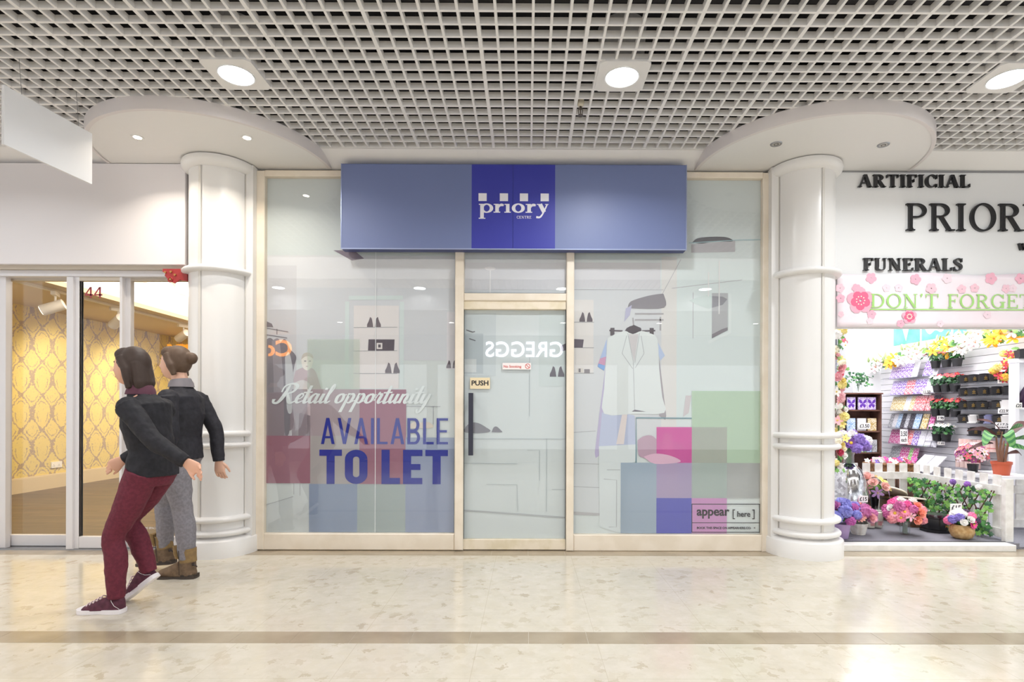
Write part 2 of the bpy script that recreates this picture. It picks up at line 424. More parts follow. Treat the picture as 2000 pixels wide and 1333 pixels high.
# pipes in the void
mb = MB()
for y in (2.1, 3.0, 3.9): mb.box(gx0, gx1, y-.06, y+.06, 3.45, 3.55)
struct(mb.build('ceiling_duct', mat('dark_duct', '2a282c', .7)))
# soffit sloping from the grid edge down to the shopfront head
struct(MB().sidepoly([(4.384, CEIL), (4.384, CEIL+.06), (4.9, CEIL+.06), (4.9, HEAD), (FY+.03, HEAD)], -7.6, 7.6).build('ceiling_soffit', ceil_white))
struct(MB().box(-7.6, 7.6, 4.376, 4.392, CEIL-.004, CEIL+.05).build('trim_1', white))
struct(MB().box(-9, -7.38, 4.6, 4.7, 0, HEAD).build('wall_front_left', white)); struct(MB().box(5.9, 9, 4.6, 4.7, 0, HEAD).build('wall_front_right', white))
# luminous coffer over the middle of the mall
struct(MB().box(-8, 8, .45, .49, CEIL, 3.72).box(-8, 8, 1.70, 1.74, CEIL, 3.72).build('ceiling_coffer', white))
coffer = mat('coffer_daylight', 'ffffff', .5, emit=1.6)
struct(MB().box(-8, 8, .49, 1.70, 3.66, 3.7).build('ceiling_skylight', coffer))

# --- far side of the mall (seen mirrored in the glass)
struct(MB().box(-8.5, 8.5, -.34, -.30, 2.92, 3.75).build('wall_opposite_bulkhead', white))
struct(MB().box(-8.5, 8.5, -4.2, -.34, 2.92, 2.97).build('ceiling_opposite_soffit', ceil_white))
shopgrey = mat('opposite_fascia', '8f949c', .5)
mb = MB().box(-8.5, 8.5, -3.52, -3.42, 2.25, 2.92)
for x in (-8.5, -4.9, -2.2, 2.2, 5.6, 8.3): mb.box(x-.12, x+.12, -3.52, -3.42, 0, 2.25)
mb.box(-8.5, 8.5, -3.5, -3.44, 0, .3)
struct(mb.build('wall_opposite', shopgrey))
struct(MB().box(-8.5, 8.5, -6.2, -4.5, -.1, 0).build('floor', mat('opposite_shop_floor', 'a59a8c', .4)))
lit = mat('lit_white_letter', 'f4f4ff', .4, emit=6.5)
lit_o = mat('lit_orange_letter', 'ff9a1e', .4, emit=6.5)
o = sans('shop_sign_lettering', 'GREGGS', (-.97, .82, 2.42, 2.78), -3.42, lit, bold=.012, depth=.03, face=1)
tag(o, 'white lit shop sign letters mirrored in the door glass above the No Smoking sign', 'sign')
o = sans('shop_sign_lettering', 'Co', (-6.10, -5.42, 2.42, 2.80), -3.42, lit_o, bold=.02, depth=.03, face=1)
tag(o, 'orange lit sign letters mirrored over the printed clothes rail of the left window', 'sign')
o = sans('shop_sign_lettering', 'ory', (-8.32, -7.42, 2.28, 2.70), -3.42, lit_o, bold=.02, depth=.03, face=1)
tag(o, 'orange lit sign letters mirrored in the glass of shop 44', 'sign')
glow = mat('lamp_glow', 'fff8ee', .4, emit=22)
for i, x in enumerate((-5.9, -3.7, -1.5, .7, 2.6, 4.5)):
    t = thing('soffit_downlight', 'small round downlight in the soffit across the mall, mirrored in the glass', 'ceiling light', (x, -1.6, 2.92), 'downlights of the opposite soffit')
    MB().lathe([(.05, -.004), (.0, -.004)], seg=20).build('lamp', glow, t, False)
    MB().lathe([(.05, .0), (.05, -.006), (.065, -.006), (.07, 0)], seg=20).build('trim_ring', white, t, False)

# --- square-plated ceiling downlights
hot = mat('downlight_glow', 'ffffff', .4, emit=26)
pos = ['left downlight, over the left canopy', 'middle downlight, above the right half of the blue sign', 'right downlight, cut by the right edge of the photo']
dl = None
for i, x in enumerate((-1.823, .585, 3.0)):
    if dl is None:
        t = dl = thing('grid_downlight', '', 'ceiling light', (0,0,0), 'downlights in the grid ceiling')
        mb = MB()
        n = 32; sq = []
        for j in range(n):
            a = 2*PI*(j+.5)/n; k = .155/max(abs(math.cos(a)), abs(math.sin(a))); sq.append((k*math.cos(a), k*math.sin(a)))
        vs = [(p[0], p[1], 0) for p in sq]+[(.108*math.cos(2*PI*(j+.5)/n), .108*math.sin(2*PI*(j+.5)/n), 0) for j in range(n)]
        vs += [(p[0], p[1], .012) for p in sq]
        mb.add(vs, [(j, (j+1)%n, n+(j+1)%n, n+j) for j in range(n)]+[(2*n+j, 2*n+(j+1)%n, (j+1)%n, j) for j in range(n)])
        mb.build('plate', white, t, False)
        mb = MB(); mb.smooth = True; mb.lathe([(.109, -.001), (.106, -.006), (.1, -.004), (.098, .02)], seg=32).build('trim_ring', mat('downlight_trim', 'd8d8d8', .3), t, False)
        MB().lathe([(.0, .012), (.099, .012)], seg=32).build('lamp', hot, t, False)
        MB().lathe([(.13, .013), (.15, .3), (.0, .3)], seg=24).build('housing', mat('lamp_housing', 'c9c9cc', .5), t, False)
    else: t = copy_tree(dl)
    t.location = (x, 3.425, CEIL-.012); t['label'] = 'bright round '+pos[i]
    l = area('downlight_lamp', (x, 3.425, CEIL-.02), (.2, .2), 7, (.95, .98, 1), shape='DISK', spread=2.6)
    l.parent = t; l.location = (0, 0, -.008)
# second row behind the viewpoint, same fittings of the mall
for x in (-4.2, -1.823, .585, 3.0, 5.4):
    area('mall_lamp', (x, -.05, CEIL-.03), (.2, .2), 6, (.95, .98, 1), shape='DISK', spread=2.8)
for x in (-4.23, 5.41):
    area('mall_lamp', (x, 3.425, CEIL-.03), (.2, .2), 6, (.95, .98, 1), shape='DISK', spread=2.6)

# --- sprinkler head
t = thing('sprinkler', 'small sprinkler head hanging from the grid beside the middle downlight', 'sprinkler', (.36, 3.775, CEIL))
mb = MB(); mb.smooth = True
mb.lathe([(.0, .05), (.024, .05), (.024, .015), (.018, .0), (.012, -.004)], seg=14).build('socket', mat('sprinkler_socket', 'cfc6b4', .5), t, False)
mb = MB(); mb.lathe([(.008, -.002), (.010, -.02), (.0, -.02)], seg=10)
for s in (-1, 1): mb.tube([(s*.009, 0, -.012), (s*.015, 0, -.03), (s*.012, 0, -.052), (0, 0, -.062)], .0028, 6)
mb.lathe([(.0, -.062), (.019, -.062), (.019, -.066), (0, -.066)], seg=14)
mb.tube([(0, 0, -.02), (0, 0, -.06)], .004, 6)
mb.build('head', mat('sprinkler_bronze', '6b6258', .4, .6), t, False)

# --- round columns with rings, and the canopies above them
def ringprof(R0, z, w, p):
    return [(R0, z-w/2)]+[(R0+p*math.sin(PI*i/8)**.6, z-w/2*math.cos(PI*i/8)) for i in range(1, 8)]+[(R0, z+w/2)]
RS = .235
def column(cx, side, label):
    t = thing('column', label, 'column', (cx, 4.56, 0)); t['kind'] = 'thing'
    A0, A1 = PI*.97, PI*2.03
    mb = MB(); mb.smooth = True; mb.lathe([(RS, .1), (RS, 3.17)], seg=48, a0=PI*.985, a1=PI*2.015).build('shaft', gloss_white, t, False)
    mb = MB(); mb.smooth = True
    mb.lathe([(.302, 0), (.302, .128), (.298, .134), (.255, .150), (RS, .152)], seg=48, a0=A0, a1=A1).build('base', gloss_white, t, False)
    for z in (.188, .297, .887, .978, 2.29):
        mb = MB(); mb.smooth = True; mb.lathe(ringprof(RS-.002, z, .05, .052), seg=48, a0=A0, a1=A1).build('ring', gloss_white, t, False)
    mb = MB(); mb.smooth = True
    mb.lathe([(RS, 3.10), (.262, 3.105), (.285, 3.13), (.291, 3.155), (.285, 3.178), (RS, 3.18)], seg=48, a0=A0, a1=A1).build('crown_moulding', gloss_white, t, False)
    # flat cover strips: one at the front joint, one where the shaft meets the window frame
    for a, w, nm in ((PI*1.5+side*.17, .010, 'joint_strip'), (PI*1.5-side*1.33, .011, 'edge_strip')):
        mb = MB()
        for (z0, z1) in ((.15, .165), (.21, .272), (.322, .862), (.912, .953), (1.003, 2.265), (2.315, 3.1)):
            mb.lathe([(RS, z0), (RS+.007, z0), (RS+.007, z1), (RS, z1)], seg=2, a0=a-w/RS, a1=a+w/RS)
        mb.build(nm, mat('strip_paint', 'd6d2cb', .4), t, False)
    # flat return beside the window frame
    x = -side*.262
    MB().box(x-.028, x+.028, -.06, .12, .13, 3.18).build('side_return', white, t, False)
    return t
column(2.295, 1, 'right round white column between the vinyl window and the flower shop')
column(-2.545, -1, 'left round white column between shop 44 and the vinyl window')
rim = mat('canopy_rim_paint', 'd9d3d2', .45)
def canopy(cx, label):
    t = thing('canopy', label, 'canopy', (cx, 4.57, HEAD)); t['kind'] = 'thing'
    n = 40; r = .895
    arc_ = [(r*math.cos(PI+PI*i/n), r*1.0*math.sin(PI+PI*i/n)) for i in range(n+1)]
    mb = MB(); mb.slab(arc_, .0, .085).build('soffit_board', white, t, False)
    mb = MB(); mb.smooth = True
    mb.lathe([(r-.022, -.004), (r+.004, -.004), (r+.006, .0), (r+.006, .088), (r-.022, .088)], seg=60, a0=PI, a1=2*PI).build('rim', rim, t, False)
    return t
canopy(-2.54, 'left half-round white canopy, spotlights lit, above the left column')
canopy(2.29, 'right half-round white canopy, spotlights off, above the right column')
def spot(x, y, lit_, label):
    t = thing('canopy_spotlight', label, 'spotlight', (x, y, HEAD-.001), 'recessed spotlights under the canopies')
    mb = MB(); mb.smooth = True; mb.lathe([(.027, .004), (.027, -.004), (.04, -.005), (.043, .001)], seg=24).build('bezel', white if lit_ else steel, t, False)
    MB().lathe([(0, -.003), (.027, -.003)], seg=20).build('lamp', mat('spot_glow', 'fff2dc', .4, emit=34) if lit_ else mat('spot_off', 'c8c4be', .3), t, False)
    if lit_:
        l = area('spot_lamp', (0,0,0), (.05, .05), 4.2, (1, .9, .76), shape='DISK', spread=2.2); l.parent = t; l.location = (0, 0, -.006)
    else:
        MB().lathe([(.012, -.0045), (.018, -.0045), (.018, -.004), (.012, -.004)], seg=16).build('lens_ring', black_plastic, t, False)
spot(-2.888, 4.058, True, 'lit spotlight at the left end of the left canopy')
spot(-2.080, 4.058, True, 'lit spotlight at the right end of the left canopy')
spot(1.867, 4.119, False, 'unlit spotlight at the left end of the right canopy')
spot(2.680, 4.125, False, 'unlit spotlight at the right end of the right canopy')

# --- blank hanging sign board on two wires
t = thing('hanging_board', 'blank white sign board hanging on two wires from the grid ceiling', 'hanging sign', (-3.03, 3.48, 2.71))
MB().slab([(-3.068, 3.2), (-3.052, 3.2), (-2.985, 3.76), (-3.001, 3.76)], 2.712, 3.058).build('panel', mat('board_white', 'f0f1f4', .5), t)
for y in (3.305, 3.67):
    xb = -3.06+(y-3.2)*.12
    MB().tube([(xb, y, 3.056), (xb-.01, y-.01, CEIL+.03)], .0016, 6).build('wire', steel, t)

# ================================================================ the vinyl-covered shopfront
PG = 4.60                                   # plane of the glass
def X(px): return wx(px, PG)
def Z(py): return wz(py, PG)
def XF(px): return wx(px, FY)
def ZF(py): return wz(py, FY)
# painted timber frame (setting)
def bar(mb, x0, x1, y0, y1, yf=FY, yb=4.66, b=.006): mb.rbox(wx(x0, yf), wx(x1, yf), yf, yb, wz(y1, yf), wz(y0, yf), b)
mb = MB()
bar(mb, 500, 516, 335, 1076); bar(mb, 1490, 1505, 335, 1078)             # outer posts
bar(mb, 516, 1490, 334, 346)                                             # head
bar(mb, 888, 905, 346, 1076, FY-.012); bar(mb, 1106, 1121, 346, 1077, FY-.012)   # mullions
bar(mb, 905, 1106, 573, 588)                                             # transom over the door
bar(mb, 516, 888, 1044, 1076); bar(mb, 1121, 1490, 1045, 1077)           # bottom rails
struct(mb.build('trim_2', beige))
gasket = mat('black_gasket', '2b2a2c', .7)
def gask(x0, x1, y0, y1):
    mb = MB(); w = 1.6
    for r in ((x0,x1,y0,y0+w),(x0,x1,y1-w,y1),(x0,x0+w,y0,y1),(x1-w,x1,y0,y1)):
        mb.box(X(r[0]), X(r[1]), PG-.012, PG+.012, Z(r[3]), Z(r[2]))
    return mb
def pane(name, x0, x1, y0, y1):
    w = thing(name, None, None, (X((x0+x1)/2), PG, Z(y1))); w['kind'] = 'structure'
    MB().box(X(x0), X(x1), PG-.002, PG+.002, Z(y1), Z(y0)).build('glass', pane_glass, w)
    gask(x0, x1, y0, y1).build('gasket', gasket, w); return w
pane('window_1', 514, 890, 345, 1046); pane('window_2', 1119, 1492, 345, 1046); pane('window_3', 903, 1108, 345, 575)
# door leaf
dr = thing('door_1', None, None, (X(1006), PG, Z(1074))); dr['kind'] = 'structure'
MB().box(X(905), X(1106), PG-.002, PG+.002, Z(1054), Z(604)).build('glass', pane_glass, dr)
mb = MB(); mb.rbox(X(905), X(1106), FY+.012, 4.64, Z(606), Z(589.5), .003); mb.build('top_rail', mottled('beige_paint_worn', 'dccfb4', 'e8dcc8', 9, .5), dr)
mb = MB(); mb.rbox(X(905), X(1106), FY+.012, 4.64, Z(1073), Z(1053), .003); mb.build('bottom_rail', MATS['beige_paint_worn'], dr)
MB().box(X(905), X(906.5), FY+.01, 4.63, Z(1073), Z(589)).box(X(1104.5), X(1106), FY+.01, 4.63, Z(1073), Z(589)).build('edge_channel', gasket, dr)
hd = MB(); hd.rbox(X(917), X(926), 4.515, 4.533, Z(889), Z(769), .003).box(X(919.5), X(923.5), 4.53, PG, Z(780), Z(774)).box(X(919.5), X(923.5), 4.53, PG, Z(884), Z(878))
hd.build('pull_handle', mat('handle_dark', '2b2c3c', .4), dr)
# --- printed vinyl behind each pane
def grp(t, nm): return t
def pale(c, k=.80): return ''.join('%02x' % round(255-(255-int(c[i:i+2], 16))*k) for i in (0, 2, 4))
ZN = [0]
def poly(name, pts, col, y, parent, film_a=None, th=.0007):
    ZN[0] += 1; y -= ZN[0]*4e-6; col = pale(col, .86 if film_a else .80)
    m = film('film_'+col+str(int(film_a*100)), col, film_a) if film_a else mat('print_'+col, col, .7, spec=.15)
    return MB().prism([(X(p[0]), Z(p[1])) for p in pts], y, y+th).build(name, m, parent)
def rect(x0, x1, y0, y1): return [(x0,y1),(x1,y1),(x1,y0),(x0,y0)]
def lines(name, segs, w, col, y, parent):
    mb = MB(); col = pale(col); ZN[0] += 1; y -= ZN[0]*4e-6
    for s in segs:
        for qd in stroke_quads([(X(p[0]), Z(p[1])) for p in s], [w/232.6]*len(s)): mb.prism(qd, y, y+.0006)
    return mb.build(name, mat('print_'+col, col, .7, spec=.15), parent)
def smooth_poly(pts, n=4):
    return smooth_path(list(pts)+[pts[0]], n)[:-1]
YB, Y1, Y2, Y3, Y4, YS, YT = 4.612, 4.6108, 4.6098, 4.6088, 4.6078, 4.6064, 4.6048
def vinyl(label, x0, x1, y0, y1, col):
    t = thing('window_vinyl', label, 'window graphic', (X((x0+x1)/2), YB, Z(y1)), 'printed vinyls behind the shopfront glass')
    MB().box(X(x0), X(x1), YB, YB+.004, Z(y1), Z(y0)).build('backing_sheet', mat('print_'+pale(col, .62), pale(col, .62), .7, spec=.15), t)
    return t
def shoes(t, x, y, s=1.0, col='4a4048', y2=Y3):
    for dx, f in ((0, 1), (15*s, -1)):
        c = x+dx
        pts = [(c-f*6*s, y), (c+f*6*s, y), (c+f*5*s, y-8*s), (c+f*3*s, y-17*s), (c-f*0*s, y-20*s), (c-f*3*s, y-11*s), (c-f*6*s, y-5*s)]
        if f < 0: pts = pts[::-1]
        poly('printed_shoe', pts, col, y2, t)

# left window ------------------------------------------------
v = vinyl('vinyl with clothes rail and printed mannequin, colour squares and letting notice', 514, 890, 345, 1046, 'b4c0c0')
poly('printed_ceiling', rect(516, 888, 500, 563), 'c9ccd0', Y1, v)
poly('printed_wall', rect(578, 888, 563, 705), 'c0c6cc', Y1, v)
poly('printed_wall', rect(516, 578, 520, 860), 'bcbdc2', Y1, v)
poly('printed_ceiling_vent', [(650,490),(686,510),(710,506),(690,490)], '6a5e6e', Y2, v)
lines('printed_sheet_seam', [[(733,350),(733,1042)]], 1.2, 'e8ecee', YT+.0004, v)
poly('printed_niche', rect(690, 778, 598, 760), 'd6d2d2', Y2, v)
poly('printed_niche', rect(872, 888, 610, 722), 'cdccd2', Y2, v)
lines('printed_niche_frame', [[(677,590),(677,760)],[(784,590),(784,760)],[(677,764),(790,764)],[(680,583),(786,582)]], 8, 'c3d2d2', Y2, v)
lines('printed_shelf', [[(690,641),(775,640)],[(690,687),(775,686)],[(690,731),(775,731)]], 1.2, '8d9096', Y3, v)
shoes(v, 722, 640); shoes(v, 758, 730, 1.05)
poly('printed_handbag', [(718,686),(769,686),(770,664),(719,664)], '3c333d', Y3, v)
poly('printed_buckle', rect(735, 746, 671, 683), 'd9d4d2', Y4, v)
poly('printed_buckle_gap', rect(738, 743, 674, 680), '3c333d', Y4-.0008, v)
shoes(v, 876, 720, .8)
poly('printed_shoe', [(515,640),(533,641),(530,634),(521,630),(516,620)], '5d555e', Y3, v)
lines('printed_rail', [[(516,642),(562,650)],[(540,644),(540,655)],[(516,655),(560,662)]], 1.6, '6c6870', Y3, v)
def garment(pts, col, nm='printed_garment', y=Y3): return poly(nm, smooth_poly(pts, 4), col, y, v)
garment([(516,668),(528,662),(536,680),(540,760),(540,862),(516,862)], '6a656e')
garment([(530,668),(544,664),(552,700),(556,760),(560,850),(536,862),(534,740)], '827c84')
garment([(546,672),(556,664),(566,684),(572,690),(578,700),(574,718),(568,760),(566,840),(556,846),(553,740)], '5f5a64', y=Y3-.0006)
garment([(556,700),(564,690),(572,730),(572,800),(560,800)], 'aeb2b6', y=Y3-.0009)
garment([(516,770),(560,770),(572,800),(572,838),(556,846),(550,858),(516,858)], '74666f', y=Y3-.0004)
# printed mannequin
man = [('printed_trousers', [(584,806),(614,806),(616,850),(615,900),(604,900),(596,852),(590,900),(583,870)], '6d6069', Y3),
       ('printed_shirt', [(577,726),(590,720),(606,720),(616,728),(624,752),(634,786),(636,810),(618,816),(600,812),(585,806),(576,780),(572,750)], 'b09fa6', Y3-.0004),
       ('printed_bag', [(574,750),(590,744),(604,752),(604,775),(590,806),(576,806),(572,780)], 'c9c8c8', Y3-.0008),
       ('printed_head', [(588,704),(592,694),(600,691),(608,694),(611,704),(609,716),(604,723),(598,725),(592,721),(589,714)], 'dbd8d0', Y3-.0008),
       ('printed_hair', [(588,704),(591,694),(600,690),(609,694),(611,702),(604,698),(596,698)], 'b4aea4', Y3-.0014),
       ('printed_hand', [(612,812),(622,806),(630,808),(626,816),(616,820)], 'cfc0b6', Y3-.0009)]
for nm, pts, c, y in man: poly(nm, smooth_poly(pts, 4), c, y, v)
for x0 in (593.5, 603): poly('printed_eye', rect(x0, x0+4, 706, 708), '77767c', Y3-.0016, v)
poly('printed_mouth', rect(597, 602, 716.5, 718), 'a5908c', Y3-.0016, v)
lines('printed_counter_edge', [[(600,880),(610,878),(700,868),(888,861)],[(574,880),(574,968)],[(586,892),(586,970)],[(515,990),(573,972)],[(640,795),(860,795)],[(846,795),(846,830)],[(790,890),(888,895)],[(586,895),(574,895)]], 1.0, '8a8f96', Y3, v)
poly('printed_counter', [(574,882),(700,868),(888,860),(888,1042),(516,1042),(516,992),(574,970)], 'bcc6c8', Y2, v)
poly('printed_flowers', smooth_poly([(796,838),(806,826),(820,826),(838,826),(846,836),(820,838)]), 'cfc6b8', Y3, v)
sq = [(515,606,853,946,'a06a7c',.74),(606,702,762,853,'b7a6ae',.6),(606,702,853,947,'b9b4b4',.62),(702,793,762,948,'a0687e',.72),
      (604,698,947,1041,'93a6c4',.66),(792,887,856,1041,'9faccb',.66),(698,792,947,1041,'b3c4c4',.5),(600,702,664,762,'ccdccc',.22),(570,600,762,853,'a89aa4',.35)]
for i, (a, b_, c, d_, col, al) in enumerate(sq): poly('colour_square', rect(a, b_, c, d_), col, YS-.00008*i, v, al)
# script lettering
SCR = {
 'R': (2.15, [([(1.05,1.9),(.85,.7),(.55,.05),(.12,.05),(.06,.4)],[.2,.42,.3,.2,.34]),([(.5,1.15),(.62,1.8),(1.3,2.05),(1.8,1.75),(1.6,1.2),(1.1,1.0)],[.14,.18,.2,.34,.22,.12]),([(1.15,1.0),(1.5,.3),(1.8,0),(2.25,.25)],[.16,.36,.24,.1])]),
 'e': (.72, [([(0,.35),(.45,.5),(.62,.8),(.42,1),(.17,.72),(.13,.3),(.34,.03),(.78,.25)],[.1,.11,.15,.17,.3,.32,.18,.1])]),
 't': (.6, [([(.30,1.85),(.22,.3),(.36,.03),(.66,.25)],[.26,.32,.22,.1]),([(-.18,1.10),(.66,1.16)],[.15,.15])]),
 'a': (1.02, [([(.66,.85),(.42,.98),(.14,.6),(.18,.12),(.42,.05),(.66,.5)],[.14,.17,.3,.26,.14,.12]),([(.74,1),(.68,.25),(.82,.03),(1.08,.25)],[.3,.32,.2,.1])]),
 'i': (.52, [([(.22,1),(.17,.25),(.32,.03),(.58,.25)],[.3,.32,.2,.1]),([(.27,1.4),(.29,1.62)],[.28,.28])]),
 'l': (.56, [([(.05,.3),(.46,1.4),(.44,1.95),(.27,1.7),(.17,.3),(.32,.03),(.62,.25)],[.08,.12,.14,.26,.32,.2,.1])]),
 'o': (.92, [([(.42,.98),(.14,.7),(.16,.2),(.42,.04),(.7,.3),(.68,.8),(.42,.98)],[.18,.3,.3,.16,.28,.28,.18]),([(.6,.85),(.95,.9)],[.12,.1])]),
 'p': (1.0, [([(.26,1.05),(.1,-.95)],[.28,.32]),([(.2,.5),(.5,.98),(.76,.75),(.7,.2),(.46,.04),(.25,.2)],[.12,.18,.3,.28,.14,.1]),([(.6,.06),(1.05,.3)],[.1,.1])]),
 'r': (.82, [([(.02,.25),(.24,1.12),(.34,.96),(.62,.98)],[.1,.14,.2,.2]),([(.56,.95),(.48,.25),(.6,.03),(.88,.25)],[.3,.32,.2,.1])]),
 'u': (1.0, [([(.17,1),(.15,.28),(.33,.05),(.62,.5)],[.3,.32,.18,.1]),([(.72,1),(.66,.25),(.8,.03),(1.05,.25)],[.3,.32,.2,.1])]),
 'n': (1.0, [([(.22,1),(.15,0)],[.3,.32]),([(.18,.5),(.5,.98),(.7,.78),(.64,.25),(.78,.03),(1.05,.25)],[.12,.18,.3,.32,.2,.1])]),
 'y': (.95, [([(.17,1),(.15,.3),(.33,.05),(.62,.5)],[.3,.32,.18,.1]),([(.72,1),(.62,0),(.44,-.8),(.2,-.95),(.06,-.6)],[.3,.32,.26,.2,.2])]),
}
def script(name, body, x0, x1, yb, u, y, m, parent):
    mb = MB(); x = 0; polys = []
    for ch in body:
        if ch == ' ': x += .5; continue
        w, sts = SCR[ch]
        for pts, ws in sts:
            for p in curve(pts, ws, 5): polys.append([(a[0]+x+.42*a[1], a[1]) for a in p])
        x += w
    ax = min(p[0] for q_ in polys for p in q_); bx = max(p[0] for q_ in polys for p in q_)
    for p in polys: mb.prism([(X(x0+(a[0]-ax)/(bx-ax)*(x1-x0)), Z(yb-a[1]*u)) for a in p], y-(hash(round(p[0][0]*1e4)) % 23)*6e-6, y+.0006)
    return mb.build(name, m, parent)
letter_white = mat('white_vinyl_letter', 'dde6e6', .6)
letter_blue = mat('blue_vinyl_letter', '1d2a92', .5)
nt = thing('letting_notice', 'window notice reading Retail opportunity AVAILABLE TO LET in white and blue letters', 'window lettering', (X(690), YT, Z(948)))
script('script_lettering', 'Retail opportunity', 531, 843, 789, 18.5, YT, letter_white, nt)['label'] = 'white script lettering'
def bx(x0, x1, y0, y1): return (X(x0), X(x1), Z(y1), Z(y0))
cond('thin_lettering', 'AVAILABLE', bx(627, 875, 818, 869), YT, letter_blue, nt, .10, .10)
cond('bold_lettering', 'TO LET', bx(624, 875, 880, 947), YT, letter_blue, nt, .20, .075)

# right window -----------------------------------------------
v = vinyl('vinyl printed with a white waistcoat on a hanger and coloured squares', 1119, 1492, 345, 1046, 'bccaca')
poly('printed_ceiling', rect(1120, 1290, 512, 562), 'c4c6ca', Y1, v)
poly('printed_wall', rect(1120, 1292, 562, 870), 'c6cace', Y1, v)
poly('printed_curtain', rect(1292, 1322, 500, 905), 'd2d2d0', Y1, v)
poly('printed_wall', rect(1322, 1490, 508, 900), 'cbd8d8', Y1, v)
lines('printed_ceiling_edge', [[(1120,565),(1296,565)],[(1290,580),(1330,505)],[(1312,562),(1450,545)],[(1354,570),(1354,660)]], 1.2, 'a5a6ac', Y2, v)
poly('printed_niche', rect(1121, 1159, 585, 730), 'd4d2d0', Y2, v)
lines('printed_shelf', [[(1121,629),(1160,629)],[(1121,679),(1160,679)],[(1121,729),(1160,729)]], 1.2, '92959a', Y3, v)
shoes(v, 1137, 628, .95, '433c46')
poly('printed_bag', [(1121,679),(1138,679),(1140,663),(1121,662)], '4b444f', Y3, v)
poly('printed_box', rect(1141, 1152, 721, 729), '6a6468', Y3, v); poly('printed_box', rect(1127, 1139, 719, 728), 'c9c4bd', Y3, v); poly('printed_tag', rect(1130, 1134, 720, 727), '5a5358', Y4, v)
poly('printed_hat', smooth_poly([(1352,472),(1362,464),(1385,461),(1415,461),(1430,466),(1428,470),(1395,470),(1370,474)]), '4c4c52', Y3, v)
poly('printed_shelf_front', [(1350,476),(1436,468),(1436,490),(1350,492)], 'a9a8ac', Y2, v)
lines('printed_shelf', [[(1345,473),(1440,467),(1490,466)]], 1.4, '8fb4bb', Y3, v)
poly('printed_jacket_rack', smooth_poly([(1226,600),(1232,588),(1262,578),(1290,573),(1297,576),(1297,600),(1240,602)]), '77747c', Y3, v)
poly('printed_jacket_sleeve', [(1222,602),(1234,595),(1230,615),(1219,628)], 'a7a9c6', Y3, v)
lines('printed_rail', [[(1190,645),(1216,646)],[(1254,646),(1280,645)]], 3, '4a444c', Y3, v)
for x0 in (1196, 1273): poly('printed_hanger_clip', rect(x0-4, x0+4, 640, 655), '423c44', Y3-.0005, v)
lines('printed_hangers', [[(1240,612),(1296,612)],[(1236,620),(1238,640)],[(1290,618),(1290,645)],[(1240,624),(1296,624)]], 3, '9a989e', Y3, v)
poly('printed_dark_lining', [(1218,650),(1224,640),(1238,634),(1252,640),(1254,652),(1236,656)], '3f3841', Y3-.0004, v)
# skirt / trousers hanging behind the waistcoat
poly('printed_skirt', [(1186,690),(1196,806),(1200,870),(1164,895),(1162,885),(1172,800)], 'a89fc4', Y3, v)
poly('printed_trousers', [(1176,806),(1212,804),(1240,812),(1242,868),(1170,872)], 'a9b4d2', Y3-.0004, v)
poly('printed_belt', [(1216,806),(1226,806),(1219,868),(1204,868)], 'd9d0ce', Y3-.0008, v)
poly('printed_sleeve', [(1185,662),(1184,700),(1180,718),(1168,712),(1172,700)], '9db4dc', Y3, v)
poly('printed_cuff', [(1184,696),(1180,722),(1167,714),(1172,700)], 'c58fb2', Y3-.0004, v); poly('printed_cuff_edge', [(1182,714),(1180,724),(1167,716),(1169,710)], '5f8fd0', Y3-.0008, v)
poly('printed_sleeve', [(1285,668),(1299,694),(1290,704),(1286,690)], 'a9bbdc', Y3, v)
poly('printed_shadow_cloth', [(1288,700),(1302,812),(1300,820),(1288,812)], '8e8890', Y3, v)
wc = smooth_poly([(1187,660),(1206,650),(1222,646),(1236,652),(1252,646),(1268,650),(1284,662),(1288,720),(1294,775),(1298,806),(1240,808),(1180,808),(1180,760),(1184,700)], 3)
poly('printed_waistcoat', wc, 'd3dcdc', Y3-.0012, v)
poly('printed_waistcoat_opening', [(1228,652),(1247,652),(1239,706),(1232,680)], 'c2bfc2', Y3-.0016, v)
lines('printed_lapel', [[(1226,650),(1237,706),(1240,800)],[(1249,650),(1240,708)],[(1224,655),(1215,690),(1236,720)],[(1252,655),(1258,690),(1241,718)]], 1.2, 'aab0b4', Y3-.0022, v)
poly('printed_hem_gap', [(1234,804),(1262,804),(1240,800)], '5f5964', Y3-.0022, v)
poly('printed_hook', smooth_poly([(1224,646),(1228,638),(1236,636),(1244,638),(1247,646),(1240,650),(1230,650)]), '3b343c', Y3-.0022, v)
# mirror opening and lamp dish
poly('printed_mirror', [(1391,571),(1422,571),(1422,644),(1391,660)], '9fa2a8', Y2, v)
poly('printed_lamp_dish', smooth_poly([(1346,586),(1368,578),(1390,577),(1390,600),(1372,598)]), 'b8cac8', Y3, v)
poly('printed_lamp_dish_mirrored', [(1391,577),(1412,578),(1421,583),(1412,594),(1391,600)], '6f7079', Y3, v)
lines('printed_lamp_rod', [[(1384,530),(1384,578)],[(1405,508),(1405,612)]], 2, 'd8dada', Y3, v)
poly('printed_mirror_clothes', [(1391,652),(1410,642),(1422,638),(1422,644),(1391,660)], '6b6870', Y3, v)
lines('printed_mirror_frame', [[(1384,668),(1426,648),(1426,572)]], 6, 'd3dfde', Y3, v)
